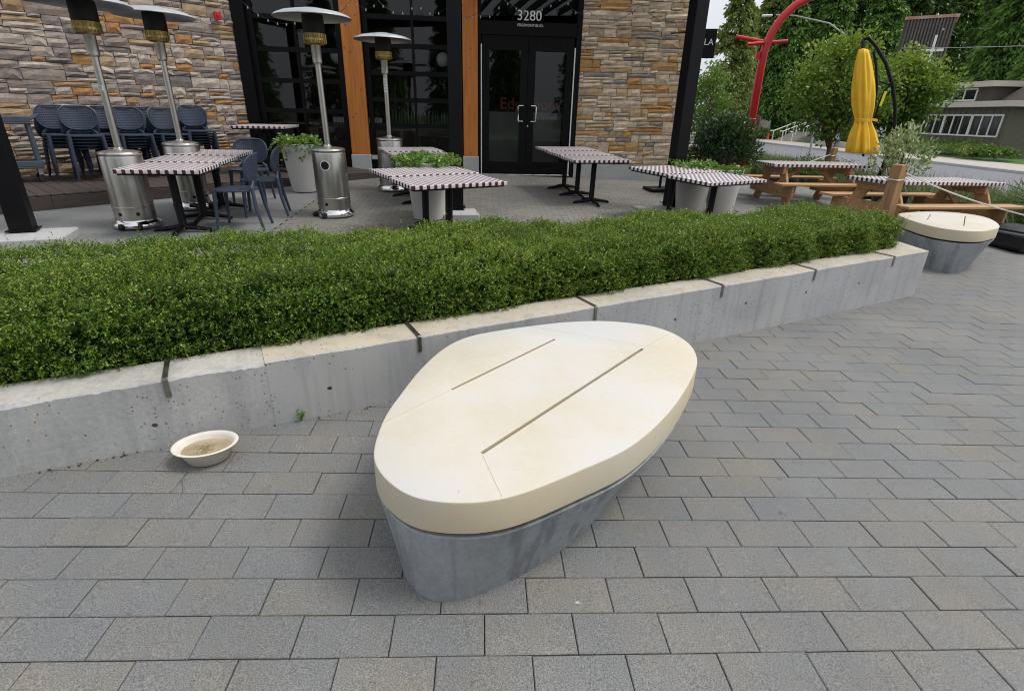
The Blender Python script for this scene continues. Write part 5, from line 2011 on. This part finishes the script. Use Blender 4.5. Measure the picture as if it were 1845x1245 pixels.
# ------------------------------------------------------------------ trees
def broadleaf(name, label, loc, h, crown_z, rx, ry, rz_, n, size, lm, seed, tr=.08, cat='tree', lean=(0, 0), group=None, clump=.30):
    rg = np.random.RandomState(seed)
    t = thing(name, label, cat, loc, 0, group)
    top = Vector((lean[0], lean[1], h * .92))
    tk = MB()
    tk.tube([(0, 0, -.1), (lean[0] * .15, lean[1] * .15, h * .25), (lean[0] * .5, lean[1] * .5, h * .55), top], [tr, tr * .8, tr * .5, tr * .12], 8)
    P, D, Rn = [], [], []
    m_ = 42
    nc = max(10, n // m_)
    for k_ in range(nc):
        a = rg.uniform(0, 6.283)
        u = rg.uniform(-1, 1)
        rr = rg.uniform(.35, 1.0) ** .6
        lob = 1 + .22 * math.sin(3 * a + seed) + .16 * math.sin(5 * u * 2 + a)
        s = math.sqrt(1 - u * u)
        c = np.array([lean[0] * .7 + rx * rr * s * math.cos(a) * lob, lean[1] * .7 + ry * rr * s * math.sin(a) * lob, crown_z + rz_ * rr * u])
        if k_ % 4 == 0:
            s0 = min(.9, max(.25, (c[2] - .9 * np.hypot(c[0], c[1])) / h))
            b0 = Vector((lean[0] * s0, lean[1] * s0, h * s0))
            md = b0.lerp(Vector(c), .55) + Vector((0, 0, .06 * h))
            tk.tube([b0, md, Vector(c)], [tr * .32, tr * .2, tr * .06], 5)
        sg = np.array([rx, ry, rz_ * .62]) * clump
        P.append(c + rg.normal(0, 1, (m_, 3)) * sg * .55)
        D.append(rg.normal(0, .8, (m_, 3)) + np.array([0, 0, -.25]) + nrm(c - np.array([0, 0, crown_z])) * .5)
        Rn.append(np.clip(.40 + .26 * u + .28 * (rg.rand() - .5) + .18 * (rr - .6) + rg.normal(0, .13, m_), 0, 1))
    tk.build('trunk', MT['bark'], t, smooth=True)
    P, D, Rn = np.concatenate(P), np.concatenate(D), np.concatenate(Rn)
    Ls = size * rg.uniform(.6, 1.25, len(P))
    quads('crown', leafquads(P, D, Ls, Ls * .62, rg), MT[lm], t, Rn)
    return t
broadleaf('street_tree', 'light green street tree behind the yellow parasol, slender dark trunk', (11.6, 14.9, g(11.6, 14.9)), 4.3, 2.72, 1.25, 1.1, 1.30, 9000, .11, 'maple', 41, .075, lean=(-.35, .1))
broadleaf('street_tree', 'bushy yellow-green street tree right of the parasol arm', (13.98, 15.7, g(13.98, 15.7)), 4.2, 2.72, .98, .98, 1.18, 10500, .115, 'maple', 42, .085, lean=(-.1, 0))
broadleaf('street_tree', 'small conical pale green tree right of the steel post, far side of the plaza', (11.7, 24.8, g(11.7, 24.8)), 4.3, 2.35, .85, .85, 1.75, 4200, .13, 'gleditsia', 43, .06)

def conifer_mesh(seed, h, r, n, size, lm, droop=.35, gappy=.0):
    rg = np.random.RandomState(seed)
    tk = MB().tube([(0, 0, -.3), (0, 0, h * .5), (0, 0, h * .98)], [h * .018, h * .011, h * .002], 8)
    P, D, Rn = [], [], []
    br = []
    nb = n // 34
    for k_ in range(nb):
        f = rg.rand() ** .85
        z = h * (.06 + .93 * f)
        L = r * (1 - f) ** .75 * rg.uniform(.65, 1.12) + .25
        a = rg.uniform(0, 6.283)
        o = np.array([math.cos(a), math.sin(a), 0])
        br.append((z, L, a))
        m_ = 34
        s = rg.uniform(.15, 1.0, m_) ** .7
        base = o[None] * (L * s)[:, None] + np.array([0, 0, z])
        base[:, 2] += L * (.10 * s - droop * s ** 2)
        side = np.array([-o[1], o[0], 0])
        base += side[None] * (rg.normal(0, .16, m_) * L * (1.15 - .6 * s))[:, None]
        base[:, 2] -= np.abs(rg.normal(0, .10 * L, m_))
        P.append(base)
        D.append(o[None] * .55 + rg.normal(0, .35, (m_, 3)) + np.array([0, 0, -.55]))
        Rn.append(np.clip(.22 + .42 * s + .25 * (rg.rand() - .5) + rg.normal(0, .12, m_), 0, 1))
    P, D, Rn = np.concatenate(P), np.concatenate(D), np.concatenate(Rn)
    Ls = size * rg.uniform(.6, 1.3, len(P))
    q = leafquads(P, D, Ls, Ls * .42, rg)
    limbs = MB()
    for z, L, a in br[::3]:
        limbs.tube([(0, 0, z), (L * .5 * math.cos(a), L * .5 * math.sin(a), z + L * .02), (L * .9 * math.cos(a), L * .9 * math.sin(a), z - L * droop * .6)], [.05, .035, .01], 4)
    return tk, limbs, q, Rn, lm
CONV = [conifer_mesh(51, 20, 3.6, 20000, .42, 'conifer'), conifer_mesh(52, 17, 4.2, 20000, .44, 'cedarleaf', .5), conifer_mesh(53, 15, 3.4, 16000, .36, 'browngreen', .40)]
protos = {}
def conifer(kind, x, y, sc_, rz, label, z=SWZ):
    if kind not in protos:
        tk, limbs, q, Rn, lm = CONV[kind]
        t = thing('conifer_tree', label, 'tree', (x, y, z), rz, 'tall conifers behind the street')
        o = tk.build('trunk', MT['bark'], t, smooth=True)
        limbs.build('limbs', MT['bark'], o)
        quads('crown', q, MT[lm], t, Rn)
        protos[kind] = t
    else:
        t = copy_tree(protos[kind])
        t.location = (x, y, z)
        t.rotation_euler = (0, 0, rz)
        t['label'] = label
    t.scale = (sc_, sc_, sc_)
    return t
def at_range(px, R):
    d = C_R * ((px - 922.5) / FPX) + C_D * ((225 - 622.5) / FPX) + C_F
    h_ = math.hypot(d.x, d.y)
    return CAM[0] + R * d.x / h_, CAM[1] + R * d.y / h_
conl = [(2, 1300, 66, 1.05, 'feathery olive conifer just right of the steel post, beyond the plaza'), (2, 1322, 92, 1.12, 'tall thin olive conifer at the left end of the far trees, sky beside it'), (2, 1358, 80, 1.25, 'olive conifer behind the red street pole'),
        (1, 1392, 78, 1.0, 'drooping green cedar behind the church sign'), (0, 1425, 84, 1.1, 'dark conifer behind the white stair rails'),
        (1, 1462, 80, 1.1, 'broad green cedar above the stairs'), (0, 1500, 84, 1.15, 'dark tall conifer above the seated man'),
        (1, 1545, 80, 1.1, 'green cedar behind the yellow parasol'), (0, 1585, 86, 1.15, 'dark conifer behind the parasol arm'),
        (0, 1625, 90, 1.2, 'dark conifer left of the bell tower'), (1, 1680, 92, 1.2, 'green cedar behind the bell tower'),
        (0, 1740, 84, 1.05, 'dark conifer right of the bell tower'), (1, 1775, 74, 1.1, 'drooping cedar over the low building'), (0, 1830, 78, 1.15, 'dark conifer at the upper right corner'),
        (1, 1870, 66, 1.0, 'cedar cut by the right edge of the picture')]
for i, (kd, px, R, sc_, lb) in enumerate(conl):
    x, y = at_range(px, R)
    conifer(kd, x, y, sc_, i * 1.37, lb)
# trees across the road behind the viewer, seen only as reflections in the glass
for i in range(9):
    t = conifer((0, 1)[i % 2], -22 + i * 6.0, -30 - (i % 3) * 4, .7, i * 2.1, 'conifer across the road behind the viewer, seen only as a reflection in the glass', z=0)
    t['group'] = 'trees reflected in the glass'

# ------------------------------------------------------------------ red street pole
rp = thing('street_pole', 'tall red street pole with cross arms, bending over at the top', 'street pole', (10.0, 16.9, g(10, 16.9)))
z0 = g(10, 16.9)
pts = [(0, 0, 0), (0, 0, 1.5), (-.02, 0, 3.0 - z0), (.0, 0, 3.55 - z0), (.10, -.02, 3.98 - z0), (.30, -.04, 4.35 - z0), (.62, -.08, 4.70 - z0), (1.05, -.12, 4.92 - z0), (1.6, -.16, 5.0 - z0)]
MB().tube(pts, [.135, .13, .122, .12, .118, .115, .11, .10, .095], 14).build('shaft', MT['red'], rp, smooth=True)
MB().tube([(-.62, -.1, 3.66 - z0), (.70, .1, 3.80 - z0)], .05, 10).build('cross_arm', MT['red'], rp, smooth=True)
MB().tube([(-.85, .3, 3.90 - z0), (-.05, .0, 3.74 - z0)], .06, 10).build('cross_arm', MT['red'], rp, smooth=True)
MB().bb(-.26, -.14, -.06, .06, 3.30 - z0, 3.48 - z0).build('bracket', MT['red'], rp)
for z in (1.35, 1.62):
    MB().lathe([(.132, z - .012), (.139, z), (.132, z + .012)], 16).build('band', MT['greymetal'], rp, smooth=True)
MB().box((.20, -.06, 1.50), (.03, .14, .40), rad(20)).build('notice_plate', MT['greymetal'], rp)
# far street light
x, y = at_range(1500, 60)
ln = thing('street_light', 'pale cobra head street light arching over the far trees', 'street light', (x, y, FZ + .14))
lx, ly = 27.07 - x, 53.06 - y
MB().tube([(0, 0, 0), (0, 0, 6), (-.1, .05, 8.6)], [.12, .10, .07], 10).build('mast', MT['greymetal'], ln, smooth=True)
MB().tube([(-.1, .05, 8.6), (lx * .3, ly * .3, 9.9), (lx * .7, ly * .7, 10.6), (lx * .92, ly * .92, 10.72)], [.07, .06, .05, .05], 8).build('arm', MT['greymetal'], ln, smooth=True)
MB().box((lx * 1.02, ly * 1.02, 10.70), (.9, .34, .16), math.atan2(ly, lx)).build('lamp_head', MT['white'], ln, bevel=.05)
# wire across the upper right
p, q = Vector((34.5, 45, 7.05)), Vector((36.2, 25, 5.6))
cb_ = MB().tube([p.lerp(q, i / 8) - Vector((0, 0, .5 * i / 8 * (1 - i / 8))) for i in range(9)], .022, 5).build('overhead_cable', MT['greymetal'], smooth=True)
tag(cb_, 'thin overhead cable running past the cross towards the right edge', 'cable')

# ------------------------------------------------------------------ low building at right
bx0, by0 = 37.0, 36.0
lb = thing('low_building', 'low taupe board building with bands of narrow white framed windows', 'building', (bx0, by0, SWZ), math.atan2(1, .072))
# local +x runs away along the street front, local -y... faces the street on +y side
LW = 26.0
MB().bb(0, LW, -9, 0, -.3, 3.25).build('wall', MT['siding'], lb)
for i in range(44):
    MB().bb(.35 + i * .60, .39 + i * .60, .001, .03, -.2, 3.2).build('batten', MT['siding'], lb)
MB().bb(-.7, LW, -9.3, .75, 3.25, 3.62).build('lower_fascia', MT['fascia'], lb)
MB().bb(3.0, LW, -9, -.6, 3.62, 4.62).build('clerestory_wall', MT['siding_dark'], lb)
MB().bb(2.6, LW, -9.3, -.1, 4.62, 4.98).build('upper_fascia', MT['fascia'], lb)
mr = MB()
mr.add([(-.5, -9, 3.62), (3.0, -9, 3.62), (3.0, -1.0, 3.62), (-.5, -1.0, 3.62), (1.2, -9, 6.6), (1.2, -4.5, 6.6)], [(0, 1, 5, 4), (3, 0, 4, 5), (1, 2, 5), (2, 3, 5)])
mr.build('hip_roof', MT['siding_dark'], lb)
def win(parent, a, b_, z0, z1, yy, n, mw_=.10):
    w = MB()
    w.bb(a, b_, yy + .002, yy + .07, z0, z0 + mw_).bb(a, b_, yy + .002, yy + .07, z1 - mw_, z1)
    for k_ in range(n + 1):
        x = a + (b_ - a) * k_ / n
        w.bb(x - mw_ / 2, x + mw_ / 2, yy + .004, yy + .075, z0, z1)
    o = w.build('window', MT['white'], parent)
    for k_ in range(n):
        xa, xb = a + (b_ - a) * k_ / n + mw_ / 2, a + (b_ - a) * (k_ + 1) / n - mw_ / 2
        MB().bb(xa, xb, yy + .003, yy + .02, z0 + mw_, z1 - mw_).build('pane', MT['darkglass'], o)
for i in range(5):
    win(lb, .55 + i * 2.75, .55 + i * 2.75 + 2.62, 1.30, 2.78, 0, 3)
for i in range(4):
    win(lb, 4.4 + i * 5.2, 4.4 + i * 5.2 + 4.6, 3.72, 4.58, -.6, 4)

# ------------------------------------------------------------------ bell tower and cross
tx, ty = 38.9, 48.3
tw_ = thing('bell_tower', 'boxy grey brown ribbed bell tower with rusty flashing above the trees', 'tower', (tx, ty, SWZ), math.atan2(-1.95, 2.57))
MB().bb(-1.75, 1.55, -1.3, 1.6, 0, 9.95).build('shaft', MT['corrugated'], tw_)
for i in range(15):
    MB().bb(-1.68 + i * .22, -1.57 + i * .22, -1.46, -1.301, 0, 9.94).build('rib', MT['corrugated'], tw_)
for i in range(12):
    MB().bb(-1.90, -1.751, -1.2 + i * .23, -1.08 + i * .23, 0, 9.94).build('rib', MT['corrugated'], tw_)
MB().bb(-1.95, 1.70, -1.50, 1.7, 9.96, 10.18).build('flashing', MT['rust'], tw_)
MB().bb(.80, .95, -1.47, -1.385, 9.05, 9.2).build('vent', MT['greymetal'], tw_)
cr = thing('cross', 'tall white cross rising in front of the bell tower', 'cross', (36.85, 44.72, SWZ), math.atan2(-1.95, 2.57))
MB().bb(-.085, .085, -.085, .085, 0, 8.45).build('upright', MT['white'], cr)
MB().bb(-.72, .72, -.07, .07, 7.32, 7.50).build('cross_bar', MT['white'], cr)

# ------------------------------------------------------------------ church sign, stairs, rails
sg = thing('church_sign', 'beige name sign with a pitched top, half hidden by the red pole', 'sign', (34.6, 66.0, SWZ), rad(-32))
mm = MB()
mm.add([(-1.15, -.08, .85), (.95, -.08, .85), (.95, -.08, 1.95), (-.1, -.08, 2.25), (-1.15, -.08, 1.95), (-1.15, .08, .85), (.95, .08, .85), (.95, .08, 1.95), (-.1, .08, 2.25), (-1.15, .08, 1.95)],
       [(0, 1, 2, 3, 4), (9, 8, 7, 6, 5), (0, 5, 6, 1), (1, 6, 7, 2), (2, 7, 8, 3), (3, 8, 9, 4), (4, 9, 5, 0)])
mm.build('board', MT['signbeige'], sg)
MB().bb(.96, 1.16, -.11, .11, .0, 2.05).build('side_post', MT['greymetal'], sg)
MB().bb(-1.36, -1.16, -.11, .11, .0, 2.05).build('side_post', MT['greymetal'], sg)
textmesh('lettering', 'HIGHLANDS', .34, MT['greymetal'], sg, (-.1, -.085, 1.62), (rad(90), 0, 0))
textmesh('lettering', 'CHURCH', .34, MT['greymetal'], sg, (-.02, -.085, 1.18), (rad(90), 0, 0))
bush('clipped_hedge', 'dark clipped hedge below the church sign', (35.2, 65.0, SWZ), 1.7, 1.3, 1.0, 2000, .2, 'shrub', 61, trunk=False)
stx, sty = 34.9, 60.3
sta = thing('stairs', 'short flight of concrete steps leading up from the far sidewalk', 'stairs', (stx, sty, SWZ), rad(6))
for i in range(6):
    MB().bb(i * .36, 5.5, -1.7, 1.7, i * .16 if i else -.1, (i + 1) * .16 - .002).build('step', MT['walk'], sta)
for k_, yy in enumerate((-1.75, 0.0, 1.75)):
    r_ = thing('handrail', ['white handrail on the near side of the far steps', 'white handrail along the middle of the far steps', 'white handrail on the far side of the far steps'][k_], 'handrail', (stx, sty, SWZ), rad(6), 'white stair handrails')
    MB().tube([(-.75, yy, 1.0), (-.35, yy, 1.0), (2.1, yy, 1.92), (2.9, yy, 1.92)], .055, 8).build('rail', MT['white'], r_, smooth=True)
    for x, z0_, z1_ in ((-.35, 0, 1.0), (1.2, .5, 1.58), (2.1, .9, 1.92), (2.8, .96, 1.92)):
        MB().tube([(x, yy, z0_), (x, yy, z1_)], .05, 8).build('baluster', MT['white'], r_, smooth=True)
fr = thing('fence_rail', 'white railing on the raised path right of the far steps', 'railing', (39.2, 58.2, SWZ), rad(-82))
MB().tube([(0, 0, 2.0), (6.0, 0, 2.0)], .06, 8).build('rail', MT['white'], fr)
for i in range(7):
    MB().tube([(i, 0, .8), (i, 0, 2.0)], .055, 8).build('baluster', MT['white'], fr)
fr2 = thing('fence_rail', 'white railing above the seated man', 'railing', (36.4, 50.5, SWZ), rad(-78))
MB().tube([(0, 0, 2.05), (6.0, 0, 2.05)], .06, 8).build('rail', MT['white'], fr2)
for i in range(7):
    MB().tube([(i, 0, .5), (i, 0, 2.05)], .055, 8).build('baluster', MT['white'], fr2)
lw = thing('low_wall', 'low pale concrete seat wall with a man sitting on it', 'wall', (32.75, 48.6, SWZ), rad(-80))
MB().bb(-1.6, 5.5, -.1, .5, 0, .46).build('block', MT['walk'], lw, bevel=.03)
cn = thing('traffic_cone', 'small orange traffic cone on the far sidewalk', 'cone', (34.6, 63.4, SWZ))
MB().bb(-.18, .18, -.18, .18, 0, .03).build('foot', MT['orangeplastic'], cn)
MB().lathe([(.14, .031), (.12, .05), (.035, .66), (.03, .68), (.001, .68)], 16).build('cone', MT['orangeplastic'], cn, smooth=True)
sp_ = thing('signal_post', 'grey post with an amber signal seen through the street tree', 'signal', (21.9, 33.2, FZ + .14))
MB().tube([(0, 0, 0), (0, 0, 3.1)], .07, 8).build('post', MT['greymetal'], sp_, smooth=True)
MB().bb(.15, .62, -.2, .2, 2.2, 2.95).build('housing', MT['amber'], sp_, bevel=.04)
ws = thing('notice_sign', 'small white notice sign with a teal emblem on a post behind the parasol arm', 'sign', (19.0, 23.1, g(19, 23.1)), rad(-35))
MB().tube([(0, 0, 0), (0, 0, 2.6)], .04, 8).build('post', MT['greymetal'], ws)
MB().bb(-.32, .32, -.05, -.041, 1.55, 2.35).build('panel', MT['white'], ws)
em = MB()
for k_ in range(12):
    a0, a1 = rad(30 + k_ * 20), rad(30 + (k_ + 1) * 20)
    em.add([(.10 * math.cos(a0), -.053, 2.12 + .10 * math.sin(a0)), (.17 * math.cos(a0), -.053, 2.12 + .17 * math.sin(a0)), (.17 * math.cos(a1), -.053, 2.12 + .17 * math.sin(a1)), (.10 * math.cos(a1), -.053, 2.12 + .10 * math.sin(a1))], [(0, 1, 2, 3)])
em.build('emblem', MT['teal'], ws)
# shrubs in front of the low building
shr = [(33.9, 33.2, 1.3, 1.5, .75, 'low hosta clump nearest the right edge, in front of the low building'), (34.4, 36.2, 1.5, 1.9, .8, 'rounded yellow-green shrub under the low building windows'),
       (35.0, 39.6, 1.5, 2.0, .85, 'rounded shrub second from the building corner'), (35.2, 43.0, 1.6, 2.0, .9, 'rounded shrub at the left end of the bed by the low building'),
       (36.4, 38.4, 1.2, 2.4, .95, 'taller dark shrub against the low building wall'), (36.6, 47.4, 1.7, 2.2, 1.6, 'big rounded shrub hiding the left windows of the low building'),
       (37.5, 50.5, 2.0, 2.0, 2.2, 'large green shrub left of the low building'), (36.9, 55.0, 1.2, 1.5, .55, 'rough olive shrub beside the far steps'), (37.4, 52.6, 1.3, 1.6, .9, 'green shrub between the steps and the seated man'),
       (38.2, 62.3, 1.4, 1.6, 1.9, 'yellow-green shrub behind the handrails')]
for i, (x, y, rx, ry, h, lbl) in enumerate(shr):
    bush('shrub', lbl, (x, y, SWZ), rx, ry, h, 1900, .16 if i else .26, 'shrub' if i not in (6, 7) else ('browngreen' if i == 7 else 'shrub'), 70 + i, trunk=False, group='shrubs across the street')

# ------------------------------------------------------------------ seated man
def person(loc, rz):
    t = thing('person', 'seated person in pale blue shirt and dark trousers leaning forward, hands together', 'person', loc, rz)
    # joints: name -> (pos, radius); faces local -y; sits at z=.46
    J = {'pel': ((0, .02, .54), .15), 'waist': ((0, -.02, .70), .14), 'chest': ((0, -.12, .93), .155), 'neck': ((0, -.20, 1.10), .062), 'head0': ((0, -.24, 1.18), .085), 'head1': ((0, -.27, 1.29), .10), 'head2': ((0, -.25, 1.37), .07)}
    E_ = [('pel', 'waist'), ('waist', 'chest'), ('chest', 'neck'), ('neck', 'head0'), ('head0', 'head1'), ('head1', 'head2')]
    for s, n_ in ((-1, 'l'), (1, 'r')):
        J['hip' + n_] = ((s * .10, -.02, .53), .095)
        J['kne' + n_] = ((s * .17, -.46, .52), .068)
        J['ank' + n_] = ((s * .15, -.44, .10), .045)
        J['toe' + n_] = ((s * .17, -.60, .04), .040)
        J['sho' + n_] = ((s * .19, -.14, 1.02), .068)
        J['elb' + n_] = ((s * .24, -.32, .76), .048)
        J['wri' + n_] = ((s * .07, -.53, .66), .033)
        J['han' + n_] = ((s * .03, -.60, .62), .036)
        E_ += [('pel', 'hip' + n_), ('hip' + n_, 'kne' + n_), ('kne' + n_, 'ank' + n_), ('ank' + n_, 'toe' + n_), ('chest', 'sho' + n_), ('sho' + n_, 'elb' + n_), ('elb' + n_, 'wri' + n_), ('wri' + n_, 'han' + n_)]
    names = list(J)
    me = bpy.data.meshes.new('body')
    me.from_pydata([J[k_][0] for k_ in names], [(names.index(a), names.index(b_)) for a, b_ in E_], [])
    o = bpy.data.objects.new('body', me)
    COL.objects.link(o)
    sk = o.modifiers.new('skin', 'SKIN')
    for i, k_ in enumerate(names):
        me.skin_vertices[0].data[i].radius = (J[k_][1],) * 2
        me.skin_vertices[0].data[i].use_root = (k_ == 'pel')
    sb = o.modifiers.new('sub', 'SUBSURF')
    sb.levels = sb.render_levels = 2
    dg = bpy.context.evaluated_depsgraph_get()
    dg.update()
    m2 = bpy.data.meshes.new_from_object(o.evaluated_get(dg))
    o.modifiers.clear()
    o.data = m2
    for k_ in ('shirt', 'trousers', 'skin', 'hair', 'tyre'):
        m2.materials.append(MT[k_])
    for p in m2.polygons:
        c = p.center
        if c.z < .075 or (c.z < .10 and c.y < -.5):
            p.material_index = 4
        elif c.z > 1.31 or (c.z > 1.22 and c.y > -.22):
            p.material_index = 3
        elif c.z > 1.09:
            p.material_index = 2
        elif c.y < -.47 and c.z > .585:
            p.material_index = 2
        elif c.z < .60:
            p.material_index = 1
        else:
            p.material_index = 0
        p.use_smooth = True
    o.parent = t
    f = MB()
    f.tube([(0, -.365, 1.29), (0, -.395, 1.255), (0, -.37, 1.24)], [.012, .018, .012], 6)
    f.build('nose', MT['skin'], o, smooth=True)
    e = MB()
    for s in (-1, 1):
        e.lathe([(.001, -.012), (.011, 0), (.001, .012)], 8, (s * .035, -.355, 1.30))
    e.build('eyes', MT['ink'], o)
    return t
person((32.86, 47.72, SWZ), rad(-62))
